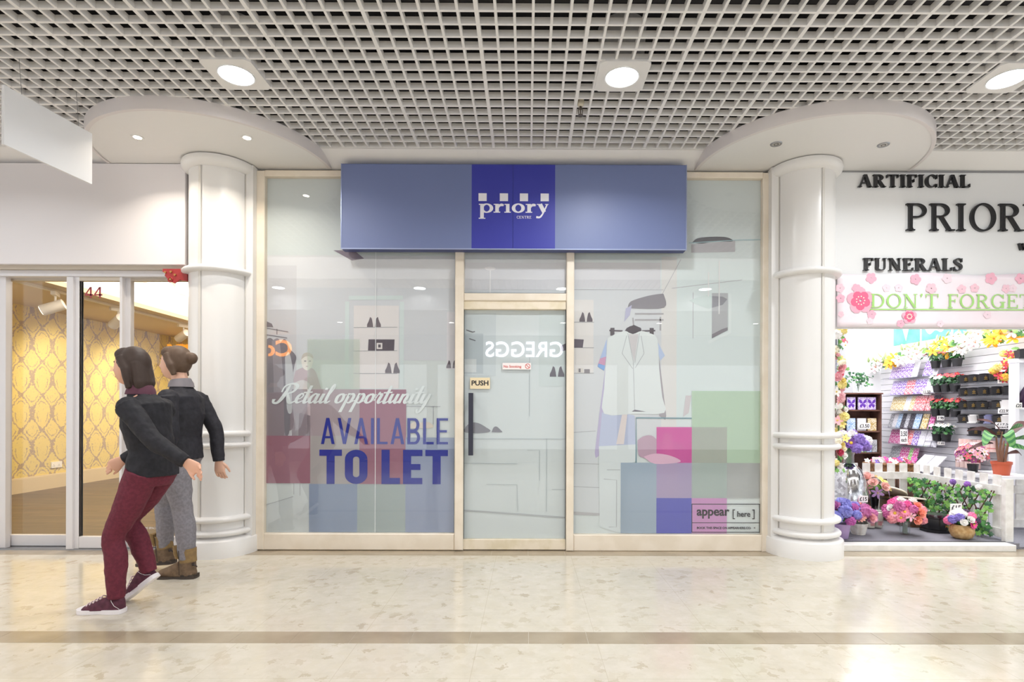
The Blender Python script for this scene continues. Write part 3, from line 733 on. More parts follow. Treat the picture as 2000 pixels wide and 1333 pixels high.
# counters
poly('printed_counter', [(1120,846),(1166,842),(1172,1006),(1120,1005)], 'c3cbce', Y2, v)
lines('printed_drawer_gap', [[(1120,906),(1172,907)],[(1120,951),(1172,953)],[(1120,845),(1164,842)]], 1.0, '92979c', Y3, v)
poly('printed_kickboard', [(1120,1000),(1172,1003),(1172,1008),(1120,1006)], 'a5a6aa', Y3, v)
poly('printed_pedestal', [(1170,872),(1242,868),(1242,902),(1214,910),(1213,1042),(1172,1030)], 'cad6d8', Y3-.0010, v)
lines('printed_cabinet_gap', [[(1180,936),(1205,938),(1205,1030),(1190,1030)],[(1186,918),(1212,918)]], 1.1, '8f969c', Y3-.0016, v)
lines('printed_display_case', [[(1243,906),(1243,816),(1405,817)]], 2.4, '4f7a88', Y3-.0022, v)
poly('printed_knitwear', smooth_poly([(1246,860),(1258,852),(1274,851),(1290,862),(1320,864),(1340,874),(1352,884),(1352,904),(1290,906),(1262,896),(1248,888)]), 'a9869c', Y3-.0022, v)
poly('printed_stool', [(1296,847),(1312,847),(1330,968),(1284,968)], 'c9a0a8', Y3-.0024, v)
poly('printed_cushion', smooth_poly([(1258,892),(1280,886),(1310,890),(1330,902),(1280,906)]), 'd3a5c0', Y3-.0030, v)
poly('printed_post', [(1340,772),(1351,772),(1346,806),(1335,814)], 'c0b9bd', Y3, v)
sq = [(1352,1491,763,904,'c2dec2',.66),(1283,1352,834,904,'e04aa8',.66),(1213,1283,904,1042,'a3b8cc',.74),(1283,1352,904,973,'ab9cc4',.8),
      (1283,1352,973,1042,'5053b8',.88),(1352,1421,973,1042,'cd90c8',.82),(1352,1421,904,973,'b2c4be',.6),(1421,1491,904,973,'bbbfbe',.5),(1352,1421,834,904,'bcb4b4',.4)]
for i, (a, b_, c, d_, col, al) in enumerate(sq): poly('colour_square', rect(a, b_, c, d_), col, YS-.00008*i, v, al)
# agency sticker
ink = mat('black_ink', '26242a', .6)
st = thing('window_sticker', 'black framed sticker with square brackets in the lower right window corner', 'sticker', (X(1418), YT, Z(1040)))
mb = MB()
for r in ((1352,1486,984,985.4),(1352,1486,1020.6,1021.8),(1352,1486,1039,1040.4),(1352,1353.3,984,1040),(1484.7,1486,984,1040)): mb.box(X(r[0]), X(r[1]), YT, YT+.0006, Z(r[3]), Z(r[2]))
mb.build('border', ink, st)
sans('lettering', 'appear', bx(1362, 1426, 995, 1013), YT, ink, st, bold=.025)
sans('lettering', 'here', bx(1441.5, 1467, 998.5, 1009.5), YT, ink, st, bold=.02)
mb = MB()
for (a, s) in ((1432.5, 1), (1475.5, -1)):
    mb.box(X(min(a, a+s*1.8)), X(max(a, a+s*1.8)), YT, YT+.0006, Z(1014), Z(995))
    for yy in (995, 1012.2): mb.box(X(min(a, a+s*4.6)), X(max(a, a+s*4.6)), YT, YT+.0006, Z(yy+1.8), Z(yy))
mb.build('bracket', ink, st)
sans('small_lettering', 'BOOK THIS SPACE ON APPEARHERE.CO.   <', bx(1362.5, 1477, 1029, 1033.4), YT, ink, st, bold=.03)

# over-door light and door -----------------------------------
v = vinyl('pale vinyl of a lamp rod in the light over the door', 903, 1108, 345, 575, 'b9c2c6')
poly('printed_ceiling', rect(905, 1106, 513, 566), 'c6c8ce', Y1, v)
poly('printed_lamp_rose', smooth_poly([(945,523),(956,521),(967,524),(962,528),(950,528)]), 'dcdce0', Y3, v)
lines('printed_lamp_rod', [[(956.5,528),(956.5,573)]], 2.4, 'e2e4e6', Y3, v)
v = vinyl('pale vinyl of counters on the door, with a dark folded cloth', 905, 1106, 604, 1054, 'b6c5c6')
poly('printed_mirror', rect(906, 968, 612, 735), 'b9c6c9', Y1, v)
poly('printed_mirror_glass', rect(906, 943, 652, 730), 'a4b1b8', Y2, v)
lines('printed_mirror_shelf', [[(910,645),(922,649),(927,648)],[(916,662),(928,666)]], 2.0, '4f5059', Y3, v)
poly('printed_cupboard', rect(906, 930, 702, 728), 'bfc8c9', Y3, v)
poly('printed_wall', rect(1052, 1106, 610, 755), 'bfcdcd', Y1, v)
poly('printed_shelf_item', [(1094,676),(1106,670),(1106,684),(1097,686)], '4b4650', Y3, v)
shoes(v, 1080, 736, 1.05, '3c3540')
poly('printed_cloth', smooth_poly([(904,844),(912,832),(922,826),(936,828),(950,836),(958,842),(950,846),(920,847)]), '6c6c74', Y3, v)
poly('printed_cloth', smooth_poly([(960,845),(964,836),(970,834),(978,841),(980,845)]), '62606a', Y3, v)
lines('printed_drawer_gap', [[(905,858),(1106,858)],[(905,906),(1010,907)],[(1034,814),(1034,690)],[(1068,857),(1068,1000)],[(950,947),(1010,948),(1012,998)],[(1030,880),(1054,880),(1054,940)],[(1078,957),(1106,957)]], .9, '9aa6aa', Y3, v)
lines('printed_kickboard', [[(905,998),(1106,1012)]], 3, 'a0a7ab', Y3, v)
# stickers on the door
s = thing('push_sign', 'cream PUSH sign on the door glass above the handle', 'sign', (X(937), PG-.006, Z(760)))
MB().rbox(X(918), X(957), PG-.0075, PG-.0025, Z(760.5), Z(738.5), .001).build('plate', mat('push_plate', 'ead9b4', .45), s)
sans('lettering', 'PUSH', bx(921, 954, 744, 754), PG-.0078, ink, s, bold=.025)
s = thing('no_smoking_sign', 'small white No Smoking sign with a red symbol on the door', 'sign', (X(1009), PG-.006, Z(722)))
MB().rbox(X(981), X(1037), PG-.0075, PG-.0025, Z(722.5), Z(709.5), .001).build('plate', mat('smoking_plate', 'efe8e6', .45), s)
red = mat('sign_red', 'd03a34', .5)
sans('lettering', 'No Smoking', bx(983.5, 1018, 714, 720.5), PG-.0078, red, s, bold=.008)
mb = MB()
c0 = (X(1030.3), Z(716))
for qd in arc(0, 0, 5/232.6, 5/232.6, 0, 360, 1/232.6, 1/232.6, 24): mb.prism([(a[0]+c0[0], a[1]+c0[1]) for a in qd], PG-.0084, PG-.0078)
for qd in stroke_quads([(-3.2/232.6, 3.2/232.6), (3.2/232.6, -3.2/232.6)], [1/232.6]*2): mb.prism([(a[0]+c0[0], a[1]+c0[1]) for a in qd], PG-.0084, PG-.0078)
mb.build('symbol', red, s)

# wall behind the vinyl, so nothing shows through from a step aside
struct(MB().box(-2.4, 2.1, 4.72, 4.78, 0, HEAD).build('wall_shopfront', white))

# ================================================================ blue fascia sign
SY = 4.455
def XS(px): return wx(px, SY)
def ZS(py): return wz(py, SY)
sg = thing('fascia_sign', 'long blue box sign with white lettering and four white squares above the door', 'shop sign', (XS(1002), 4.5, ZS(488)))
MB().box(XS(665.5), XS(1340), SY+.004, FY-.005, ZS(487), ZS(321)).build('box', mat('sign_box_blue', '343f78', .35), sg)
slate = mat('sign_slate_blue', '707ca6', .45); royal = mat('sign_royal_blue', '383ca0', .45)
for a, b_, m in ((666, 920, slate), (1083, 1339, slate), (920, 1000.4, royal), (1001, 1083, royal)):
    MB().box(XS(a), XS(b_), SY, SY+.004, ZS(486), ZS(322)).build('face_panel', m, sg)
edge = mat('sign_edge', 'a6b0d0', .3, .5)
MB().box(XS(665), XS(1340.5), SY-.002, SY+.006, ZS(488), ZS(486)).box(XS(1338.8), XS(1340.5), SY-.002, SY+.006, ZS(487), ZS(321)).box(XS(665), XS(666), SY-.002, SY+.006, ZS(487), ZS(321)).build('edge_trim', edge, sg)
lw = mat('sign_white', 'eceaf0', .4)
def lg(u, v_): return (XS(900+u/9.524), ZS(360+v_/9.524))
mb = MB()
LPN = [0]
def lp(pts):
    LPN[0] += 1; mb.prism([lg(*p) for p in pts], SY-.0022-(LPN[0] % 31)*6e-6, SY-.0002)
def lr(a, b_, c, d_): lp([(a,d_),(b_,d_),(b_,c),(a,c)])
def lq(qs):
    for z in qs: lp(z)
for x0, x1 in ((318,470),(713,867),(1086,1239),(1472,1625)): lr(x0, x1, 174, 318)
mb.build('logo_square', lw, sg); mb = MB()
def larc(cx, cy, rx, ry, a0, a1, tk, tn, n=28):
    pts = []; ws = []
    for i in range(n+1):
        a = math.radians(a0+(a1-a0)*i/n); w = tn+(tk-tn)*abs(math.cos(a))**1.4
        pts.append((cx+(rx-w/2)*math.cos(a), cy+(ry-w/2)*math.sin(a))); ws.append(w)
    lq(stroke_quads(pts, ws))
lr(350,418,372,646); lr(325,418,370,388); lr(322,446,630,648); larc(470,450,122,88,-150,150,66,22); mb.build('logo_letter', lw, sg); mb = MB()
for dx in (0, 595):
    lr(630+dx,698+dx,372,531); lr(600+dx,698+dx,370,386); lr(598+dx,722+dx,515,533)
    lq(curve([(690+dx,440),(712+dx,400),(748+dx,388),(786+dx,396)],[20,40,48,34])); mb.build('logo_letter', lw, sg); mb = MB()
lr(828,894,372,531); lr(803,894,370,386); lr(799,919,515,533); mb.build('logo_letter', lw, sg); mb = MB()
larc(1058,448,122,88,0,360,68,22,40); mb.build('logo_letter', lw, sg); mb = MB()
lq(stroke_quads([(1462,374),(1538,520)],[74,74])); lq(curve([(1596,374),(1540,500),(1490,585),(1450,618),(1392,612)],[26,26,30,34,40])); lr(1402,1506,370,384); lr(1556,1619,370,384); mb.build('logo_letter', lw, sg)
x0, z0 = lg(1028, 640); x1, z1 = lg(1303, 592)
serif('small_lettering', 'CENTRE', (x0, x1, z0, z1), SY-.0002, lw, sg, .002)

# ================================================================ shop 44 on the left
LW, LC, LB = -7.1, 2.64, 12.6          # wallpaper wall, ceiling height, back
def wallpaper():
    m = mat('damask_wallpaper', 'd8c070', .5); n, l, b = nodes(m)
    tc = n.new('ShaderNodeTexCoord'); s = n.new('ShaderNodeSeparateXYZ'); l.new(tc.outputs['Object'], s.inputs[0])
    def M(op, a, b_=None, c=None):
        k = n.new('ShaderNodeMath'); k.operation = op
        for i, v in enumerate((a, b_, c)):
            if v is None: continue
            if isinstance(v, (int, float)): k.inputs[i].default_value = v
            else: l.new(v, k.inputs[i])
        return k.outputs[0]
    U = M('MULTIPLY', s.outputs['Y'], 2*PI/.335); V = M('MULTIPLY', s.outputs['Z'], 2*PI/.50)
    # ogee warp: sides bulge
    Uw = M('ADD', U, M('MULTIPLY', M('SINE', M('MULTIPLY', V, 2)), 0.0))
    Vw = M('ADD', V, M('MULTIPLY', M('COSINE', V), .55))
    f = M('ADD', M('COSINE', Uw), M('SINE', Vw))
    nz = n.new('ShaderNodeTexNoise'); nz.inputs['Scale'].default_value = 44; nz.inputs['Detail'].default_value = 3; l.new(tc.outputs['Object'], nz.inputs['Vector'])
    wob = M('MULTIPLY', M('ADD', nz.outputs['Fac'], -.5), 1.3)
    band_ = M('LESS_THAN', M('ABSOLUTE', M('ADD', f, wob)), .22)
    # inner scroll lines of each medallion
    ab = M('ABSOLUTE', f)
    ring_ = M('LESS_THAN', M('ABSOLUTE', M('ADD', M('ADD', ab, -.95), M('MULTIPLY', wob, .8))), .10)
    up = M('GREATER_THAN', M('SINE', M('MULTIPLY', V, 2)), -.1)
    ring2 = M('MULTIPLY', ring_, up)
    dots = M('LESS_THAN', nz.outputs['Fac'], .36)
    dots2 = M('MULTIPLY', dots, M('GREATER_THAN', ab, .55))
    tot = M('MAXIMUM', M('MAXIMUM', band_, ring2), M('MULTIPLY', dots2, .5))
    mx = n.new('ShaderNodeMixRGB'); mx.inputs[1].default_value = lin('dcc678'); mx.inputs[2].default_value = lin('ab957c')
    l.new(tot, mx.inputs[0]); l.new(mx.outputs[0], b.inputs['Base Color']); return m
struct(MB().box(LW-.1, LW, 4.7, LB, 0, LC).build('wall_left', wallpaper()))
struct(MB().box(LW, LW+.03, 4.72, LB, 0, .20).box(LW, LW+.022, 4.72, LB, .20, .215).build('baseboard_left', mat('skirting_cream', 'd9c8a6', .45)))
struct(MB().box(LW, -2.7, LB, LB+.1, 0, 3.2).build('wall_back', mat('shop_cream_wall', 'd8cbb0', .6)))
struct(MB().box(-2.72, -2.62, 4.68, LB, 0, 3.2).build('wall_right', MATS['shop_cream_wall']))
def planks():
    m = mat('shop_wood_floor', '7a604a', .35); n, l, b = nodes(m)
    tc = n.new('ShaderNodeTexCoord'); mp = n.new('ShaderNodeMapping'); mp.inputs['Scale'].default_value = (1, 9, 1)
    l.new(tc.outputs['Object'], mp.inputs[0])
    nz = n.new('ShaderNodeTexNoise'); nz.inputs['Scale'].default_value = 3; nz.inputs['Detail'].default_value = 6; l.new(mp.outputs[0], nz.inputs['Vector'])
    br = n.new('ShaderNodeTexBrick'); br.inputs['Scale'].default_value = 1; br.inputs['Brick Width'].default_value = 1.1; br.inputs['Row Height'].default_value = .085
    br.inputs['Mortar Size'].default_value = .004; br.inputs['Color1'].default_value = lin('7a6350'); br.inputs['Color2'].default_value = lin('54443a'); br.inputs['Mortar'].default_value = lin('2c211a')
    l.new(tc.outputs['Object'], br.inputs['Vector'])
    mx = n.new('ShaderNodeMixRGB'); mx.blend_type = 'MULTIPLY'; mx.inputs[0].default_value = .7
    r = n.new('ShaderNodeValToRGB'); r.color_ramp.elements[0].position = .3; r.color_ramp.elements[1].position = .7; r.color_ramp.elements[0].color = lin('8a7a68'); r.color_ramp.elements[1].color = lin('ffffff')
    l.new(nz.outputs['Fac'], r.inputs[0]); l.new(br.outputs['Color'], mx.inputs[1]); l.new(r.outputs[0], mx.inputs[2]); l.new(mx.outputs[0], b.inputs['Base Color']); return m
struct(MB().box(LW-.1, -2.62, FY+.1, LB, -.1, .001).build('floor', planks()))
# ceiling with a raised bright trough over the middle
cm = mat('shop_ceiling_warm', 'd6c3a0', .6)
struct(MB().box(LW-.1, -5.55, 4.7, LB, LC, LC+.06).box(-3.55, -2.62, 4.7, LB, LC, LC+.06).box(-5.55, -3.55, 4.7, 5.0, LC, LC+.06).build('ceiling', cm))
struct(MB().box(-5.5, -3.6, 5.05, LB-.05, 3.02, 3.035).build('ceiling_light_panel', mat('trough_glow', 'fff2dc', .5, emit=3.2)))
struct(MB().box(-5.57, -5.55, 5.0, LB, LC+.06, 3.06).box(-3.55, -3.53, 5.0, LB, LC+.06, 3.06).box(-5.57, -3.53, 5.0, LB, 3.04, 3.08).build('ceiling_trough', white))
# track and three spotlights
tr = thing('lighting_track', 'white lighting track running along the cream ceiling of shop 44', 'lighting track', (-5.78, 8.4, LC))
MB().box(-5.80, -5.76, 5.1, 11.9, LC-.032, LC).build('rail', mat('track_white', 'dcd6cc', .4), tr)
lamp0 = None
for i, (y, rz, nm) in enumerate(((6.72, .5, 'nearest and largest white track spotlight behind the first glass panel of shop 44'), (7.75, -.45, 'second white track spotlight, behind the glass panel numbered 44'), (9.22, -.35, 'third white track spotlight, above the mirrored orange letters'))):
    if lamp0 is None:
        t = lamp0 = thing('track_spotlight', '', 'spotlight', (0,0,0), 'track spotlights in shop 44')
        MB().box(-.025, .025, -.10, .10, -.045, 0).build('adapter', mat('spot_white', 'e4e0da', .35), t, False)
        MB().tube([(0,0,-.045), (0,.0,-.11)], .012, 8).build('stem', MATS['spot_white'], t, False)
        rot = Matrix.Rotation(math.radians(115), 3, 'Y')
        a = Vector((-.13, 0, -.235)); c = Vector((.09, 0, -.135)); d = (a-c)
        h = MB(); h.smooth = True; h.tube([c, c+d*.04, c+d*.96, a], [.05, .066, .066, .064], 24)
        hd_ = h.build('housing', MATS['spot_white'], t, False)
        h = MB(); h.tube([a+d*.002, a+d*.012], .056, 24); h.build('lamp', mat('spot_lamp_face', 'fff1d8', .3, emit=8), hd_, False)
    else: t = copy_tree(lamp0)
    t.location = (-5.78, y, LC-.032); t['label'] = nm; t.rotation_euler.z = rz
    l = bpy.data.lights.new('track_spot', 'SPOT'); l.energy = 26; l.color = (1, .88, .66); l.spot_size = 1.5; l.spot_blend = .8; l.shadow_soft_size = .05
    o = bpy.data.objects.new('track_spot', l); COL.objects.link(o); o.parent = t; o.location = (-.16, 0, -.25)
    o.rotation_euler = Vector((d.x, d.y, d.z-.05)).to_track_quat('-Z', 'Y').to_euler()
t = thing('pendant_spotlight', 'glaring white spotlight under the bright trough beside the red shutter motor', 'spotlight', (-3.62, 5.55, 2.58))
h = MB(); h.smooth = True; h.tube([(-3.62, 5.55, 2.45), (-3.56, 5.40, 2.36)], [.055, .078], 20); h.build('housing', MATS['spot_white'], t)
h = MB(); h.tube([(-3.62, 5.55, 2.58), (-3.62, 5.55, 2.45)], .01, 8).box(-3.72, -3.52, 5.52, 5.58, 2.56, 2.64); h.build('stem', MATS['spot_white'], t)
h = MB(); h.tube([(-3.559, 5.398, 2.359), (-3.557, 5.391, 2.355)], .066, 20); h.build('lamp', mat('spot_lamp_hot', 'fff8ee', .3, emit=25), t)
# sockets
for (y, z, nm) in ((8.27, .30, 'white double wall socket above the skirting, left of the white door post'), (11.9, .33, 'far white wall socket behind the walking people')):
    t = thing('wall_socket', nm, 'socket', (LW, y, z))
    MB().rbox(LW, LW+.02, y-.09, y+.09, z, z+.09, .003).build('face_plate', mat('socket_white', 'efece6', .4), t)
    mb = MB()
    for dy in (-.055, .035):
        for k in ((0, .055), (-.012, .035), (.012, .035)): mb.box(LW+.02, LW+.021, y+dy+k[0]-.004, y+dy+k[0]+.004, z+k[1]-.012, z+k[1]-.004)
    mb.build('pin_hole', black_plastic, t)
# fascia board over the doors
fb = thing('fascia_board', 'blank white fascia board over the glass doors of shop 44', 'fascia', (-4.6, 4.49, 2.34))
fb['kind'] = 'thing'
MB().rbox(-7.4, -2.802, 4.485, 4.60, wz(520, 4.485), 3.182, .003).build('board', mat('fascia_white', 'e6e2e4', .4), fb)
MB().box(-2.799, -2.785, 4.52, 4.60, wz(520, 4.485), 3.182).build('dark_gap', mat('gap_brown', '4b3a36', .6), fb)
mb = MB()
for x in (-4.6, -3.9, -3.16): mb.lathe([(0, 0), (.004, 0), (.004, .002), (0, .002)], (x, 4.484, 2.4), 8)
# aluminium sliding doors
alu = mat('door_aluminium', 'dcdadd', .3); alu_warm = mat('header_aluminium', 'c6bcae', .35); alu_dark = mat('door_aluminium_dark', '8d8078', .4)  # last one: darker brown-grey aluminium for one door edge
LY = 4.58
def L(px, y=LY): return wx(px, y)
def Zl(py, y=LY): return wz(py, y)
struct(MB().box(-7.4, -2.66, 4.52, 4.66, Zl(533), wz(520, 4.485)+.01).build('trim_3', alu_warm))
struct(MB().rbox(-7.4, -2.66, 4.555, 4.66, Zl(545), Zl(533), .003).build('trim_4', alu))
struct(MB().box(-7.4, -2.66, FY, 4.70, 0, .012).build('trim_5', steel))
def slider(name, x0, x1, s0, s1, y, top, bot, handle=None):
    d_ = thing(name, None, None, (wx((x0+x1)/2, y), y, .01)); d_['kind'] = 'structure'
    MB().rbox(wx(x0, y), wx(x0+s0, y), y-.02, y+.025, .012, wz(top, y), .002).build('stile', alu, d_)
    if s1: MB().rbox(wx(x1-s1, y), wx(x1, y), y-.02, y+.025, .012, wz(top, y), .002).build('stile', alu, d_)
    MB().rbox(wx(x0+s0, y), wx(x1-s1, y), y-.018, y+.022, .014, wz(bot, y), .003).build('bottom_rail', alu, d_)
    MB().box(wx(x0+s0, y), wx(x1-s1, y), y-.018, y+.022, wz(top+8, y), wz(top, y)).build('top_rail', alu_warm, d_)
    MB().box(wx(x0+s0, y), wx(x1-s1, y), y-.002, y+.003, wz(bot, y), wz(top+8, y)).build('glass', pane_glass, d_)
    return d_
slider('door_6', -700, -130, 20, 0, 4.63, 545, 1047)
slider('door_2', -130, 18, 20, 15, 4.60, 545, 1047)
slider('door_3', 18, 150, 3, 0, 4.66, 545, 1047)
d4 = slider('door_4', 150, 243, 10, 5, 4.585, 545, 1050)
MB().rbox(wx(134, 4.56), wx(147, 4.56), 4.545, 4.60, .012, wz(545, 4.56), .003).build('post', alu, d4)
d5 = slider('door_5', 238, 372, 21, 0, 4.63, 545, 1050)
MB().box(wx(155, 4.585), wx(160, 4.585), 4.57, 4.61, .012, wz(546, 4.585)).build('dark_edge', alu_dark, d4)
mb = MB(); mb.rbox(wx(238, 4.6), wx(258, 4.6), 4.585, 4.61, wz(826, 4.6), wz(792, 4.6), .004); mb.build('latch_plate', mat('latch_brass', '7a7266', .35, .6), d5)
mb = MB(); mb.tube([(wx(249, 4.6), 4.583, wz(800, 4.6)), (wx(249, 4.6), 4.57, wz(800, 4.6)), (wx(249, 4.6), 4.57, wz(818, 4.6)), (wx(249, 4.6), 4.583, wz(818, 4.6))], .005, 8); mb.build('pull', MATS['latch_brass'], d5)
o = fours('door_number', wx(167, 4.578), wx(201, 4.578), wz(585.5, 4.578), wz(564, 4.578), 4.5795, mat('number_red', '9c4049', .5))
tag(o, 'dark red number 44 on the glass door panel', 'door number')
o = sans('floor_strapline', 'BOOK THIS SPACE ON APPEARHERE.CO', (wx(262, 4.62), wx(362, 4.62), wz(1036, 4.62), wz(1032, 4.62)), 4.624, mat('pale_vinyl_letter', 'cfcfd4', .6), None, bold=.02)
tag(o, 'tiny pale lettering low on the glass of shop 44 behind the walkers', 'window lettering')
o['category'] = 'window lettering'; o.name = 'glass_lettering'
# red shutter motor bracket
t = thing('shutter_bracket', 'red metal roller shutter bracket beside the top of the left column', 'bracket', (-2.92, 4.47, 2.27))
redp = mat('red_painted_metal', 'a03030', .4)
y0 = 4.42
pts = [(318,528),(352,528),(366,540),(366,552),(352,549),(341,556),(332,552),(322,541),(324,536),(318,534)]
MB().prism([(wx(a, y0), wz(b_, y0)) for a, b_ in pts][::-1], y0, y0+.012).build('plate', redp, t)
MB().rbox(wx(338, 4.44), wx(372, 4.44), 4.432, 4.50, wz(548, 4.44), wz(530, 4.44), .006).build('motor_box', redp, t)
for bxp in ((324, 535), (335, 534), (334, 549), (343, 540)):
    mb = MB(); c = P(*bxp, y0); mb.tube([c, c+Vector((0, -.01, 0))], .009, 10); mb.build('bolt', mat('bolt_brass', 'b58a55', .35, .7), t)
mb = MB(); mb.smooth = True
c = P(333, 549, y0-.004); mb.tube([c+Vector((.017*math.cos(a*PI/6), 0, .017*math.sin(a*PI/6))) for a in range(13)], .005, 8); mb.build('ring', redp, t)

# ================================================================ flower shop on the right
SX = 5.3                                       # slatted side wall
struct(MB().rbox(2.532, 5.9, 4.575, 4.62, wz(640, 4.59), HEAD, .003).build('wall_fascia_right', mat('letter_board_white', 'e6e6e6', .35)))
struct(MB().box(2.0, 5.9, 4.57, 4.63, HEAD-.012, HEAD+.002).build('trim_6', steel))
lb = mat('raised_black_letter', '1b1b1f', .15, spec=.6)
def fascia_word(word, x0, x1, y0, y1, label):
    yy = 4.575
    t = thing('sign_lettering', label, 'sign', (wx((x0+x1)/2, yy), yy, wz(y1, yy)))
    serif('letter', word, (wx(x0, yy), wx(x1, yy), wz(y1, yy), wz(y0, yy)), yy, lb, t, .022, each='letter', th=.12 if word == 'PRIORY' else .19); return t
fascia_word('ARTIFICIAL', 1674, 1893, 340, 364, 'raised black letters ARTIFICIAL, top line of the white shop fascia')
fascia_word('PRIORY', 1767, 2048, 396, 449, 'largest raised black letters on the white fascia, cut off by the right edge')
fascia_word('FUNERALS', 1684, 1879, 503, 527, 'raised black letters FUNERALS, just above the pink banner')
fascia_word('W', 1988, 2004, 473, 486, 'small raised black W at the right edge of the fascia')
# banner
bt = thing('shop_banner', 'pink flowered banner with green letters DONT FORGET over the flower shop opening', 'banner', (4.0, 4.55, wz(637, 4.55)))
BY = 4.55
mb = MB(); mb.smooth = True
bx0, bx1 = wx(1636, BY), 5.75; nx, nz_ = 60, 10; vs = []
for j in range(nz_+1):
    for i in range(nx+1):
        u = i/nx; w = j/nz_
        sag = .012*math.sin(u*9)*w*(1-w)*2+.010*math.sin(u*23+w*3)*w**2
        vs.append((bx0+(bx1-bx0)*u, BY+.004+sag*.12-.0015*math.sin(PI*w)*math.sin(u*14+1), wz(532+105*(1-w)+ (2.5*math.sin(u*21) if j == nz_ else 0), BY)))
mb.add(vs, [(j*(nx+1)+i, j*(nx+1)+i+1, (j+1)*(nx+1)+i+1, (j+1)*(nx+1)+i) for j in range(nz_) for i in range(nx)])
o = mb.build('sheet', mottled('banner_pink', 'f3e3ea', 'efe9ee', 3, .3, .35, .65), bt)
sol = o.modifiers.new('thickness', 'SOLIDIFY'); sol.thickness = .0015
pinks = [mat('print_pink_a', 'f1c6d2', .5), mat('print_pink_b', 'efb2c4', .5), mat('print_pink_c', 'e66a8e', .5), mat('print_pink_pale', 'f1d8e1', .5)]
def blossom(mb, cx, cz, r, y, a0=0.0, inner=None):
    for k in range(5):
        a = a0+k*2*PI/5; px_, pz_ = cx+r*.55*math.cos(a), cz+r*.55*math.sin(a)
        mb.prism([(px_+r*.46*math.cos(2*PI*j/10), pz_+r*.46*math.sin(2*PI*j/10)) for j in range(10)], y-k*1e-5, y+.0008)
fl = [(1641,561,9,0),(1702,541,11,1),(1673,561,9,1),(1732,560,8,3),(1756,560,8,3),(1789,543,11,1),(1820,561,11,0),(1851,541,10,3),(1880,562,9,0),(1905,560,9,0),(1937,541,12,1),(1967,561,9,0),(1995,541,11,1),(1642,581,9,1),(1703,612,9,1),(1760,630,8,1),(1643,612,6,0),(1930,612,8,3),(1700,625,7,3),(1980,560,8,3),(1838,630,7,3)]
for i, (a, b_, r, k) in enumerate(fl):
    mb = MB(); blossom(mb, wx(a, BY), wz(b_, BY), r*BY/F, BY-.0005-.00002*i, i); mb.build('printed_flower', pinks[k], bt)
for (a, b_, r) in ((1681, 585, 27), (1777, 616, 15)):
    mb = MB(); blossom(mb, wx(a, BY), wz(b_, BY), r*BY/F, BY-.0013, .4); mb.build('printed_flower', pinks[1], bt)
    mb = MB(); blossom(mb, wx(a, BY), wz(b_, BY), r*.72*BY/F, BY-.0018, .9); mb.build('printed_flower', pinks[2], bt)
    mb = MB()
    for k in range(9):
        aa = k*.7; mb.prism([(wx(a, BY)+r*.3*BY/F*math.cos(aa)+.006*math.cos(j*PI/3), wz(b_, BY)+r*.3*BY/F*math.sin(aa)+.006*math.sin(j*PI/3)) for j in range(6)], BY-.0026-k*1e-5, BY-.0018)
    mb.build('printed_stamen', mat('stamen_cream', 'f5e6d4', .5), bt)
green = mat('banner_green', 'a6d67c', .5)
halo = mat('banner_letter_white', 'fbfbfb', .5)
def banner_words(y, m, nm, dy, grow):
    for body, x0, x1 in (("DON'T", 1700, 1834), ('FORGET', 1851, 2018)):
        serif(nm, body, (wx(x0-grow, BY), wx(x1+grow, BY), wz(599+grow, BY), wz(572-grow, BY)), BY-dy, m, bt, .0006, th=.13)
banner_words(BY, green, 'lettering', .0024, 0)
MB().box(wx(1699, BY), 5.7, BY-.0032, BY-.0024, wz(603.5, BY), wz(601.2, BY)).build('underline', green, bt)
# shop shell
swhite = mat('shop_white', 'f0f0f2', .5)
struct(MB().box(2.6, 5.9, 4.64, 11, 2.74, 2.80).build('ceiling', swhite))
struct(MB().box(2.46, 2.54, 4.66, 11, 0, 2.74).build('wall_left', swhite))
struct(MB().box(2.6, 5.9, 10.6, 10.7, 0, 2.74).build('wall_back', swhite))
carpet = mottled('grey_carpet', '67666e', 'a3a2aa', 260, .95, .35, .68, 2, .3, spec=.1)
struct(MB().box(2.5, 4.20, 4.66, 10.6, 0, .050).box(4.20, 5.9, 4.66, 10.6, 0, .02).build('floor', carpet))
struct(MB().rbox(2.05, wx(1988, 4.58), 4.575, 4.70, 0, .054, .004).build('trim_7', mottled('worn_white_sill', 'e4e2dd', 'eeece8', 12, .5)))
struct(MB().box(2.05, wx(1986, 4.6), 4.69, 4.705, .05, .058).build('trim_8', mat('sill_black_edge', '333338', .5)))
# side wall of horizontal slats, nearer part and deeper part past the white pier
slatw = mat('slat_white', 'ecebef', .35); groove = mat('slat_groove', '6d6a70', .6)
mb = MB(); z = .05
while z < 2.08: mb.box(SX, SX+.05, 5.66, 8.2, z, z+.080); z += .085
struct(mb.build('wall_right', slatw))
struct(MB().box(SX+.05, SX+.09, 5.6, 10.6, 0, 2.74).build('wall_right_backing', groove))
struct(MB().box(SX, SX+.05, 5.66, 8.2, 2.085, 2.74).build('wall_right_upper', swhite))
struct(MB().box(4.88, SX+.05, 8.2, 8.62, 0, 2.74).build('wall_pier', swhite))
mb = MB(); z = .05
while z < 2.08: mb.box(SX, SX+.05, 8.62, 10.6, z, z+.080); z += .085
struct(mb.build('wall_right', slatw))
struct(MB().box(SX, SX+.05, 8.62, 10.6, 2.085, 2.74).build('wall_right_upper', swhite))
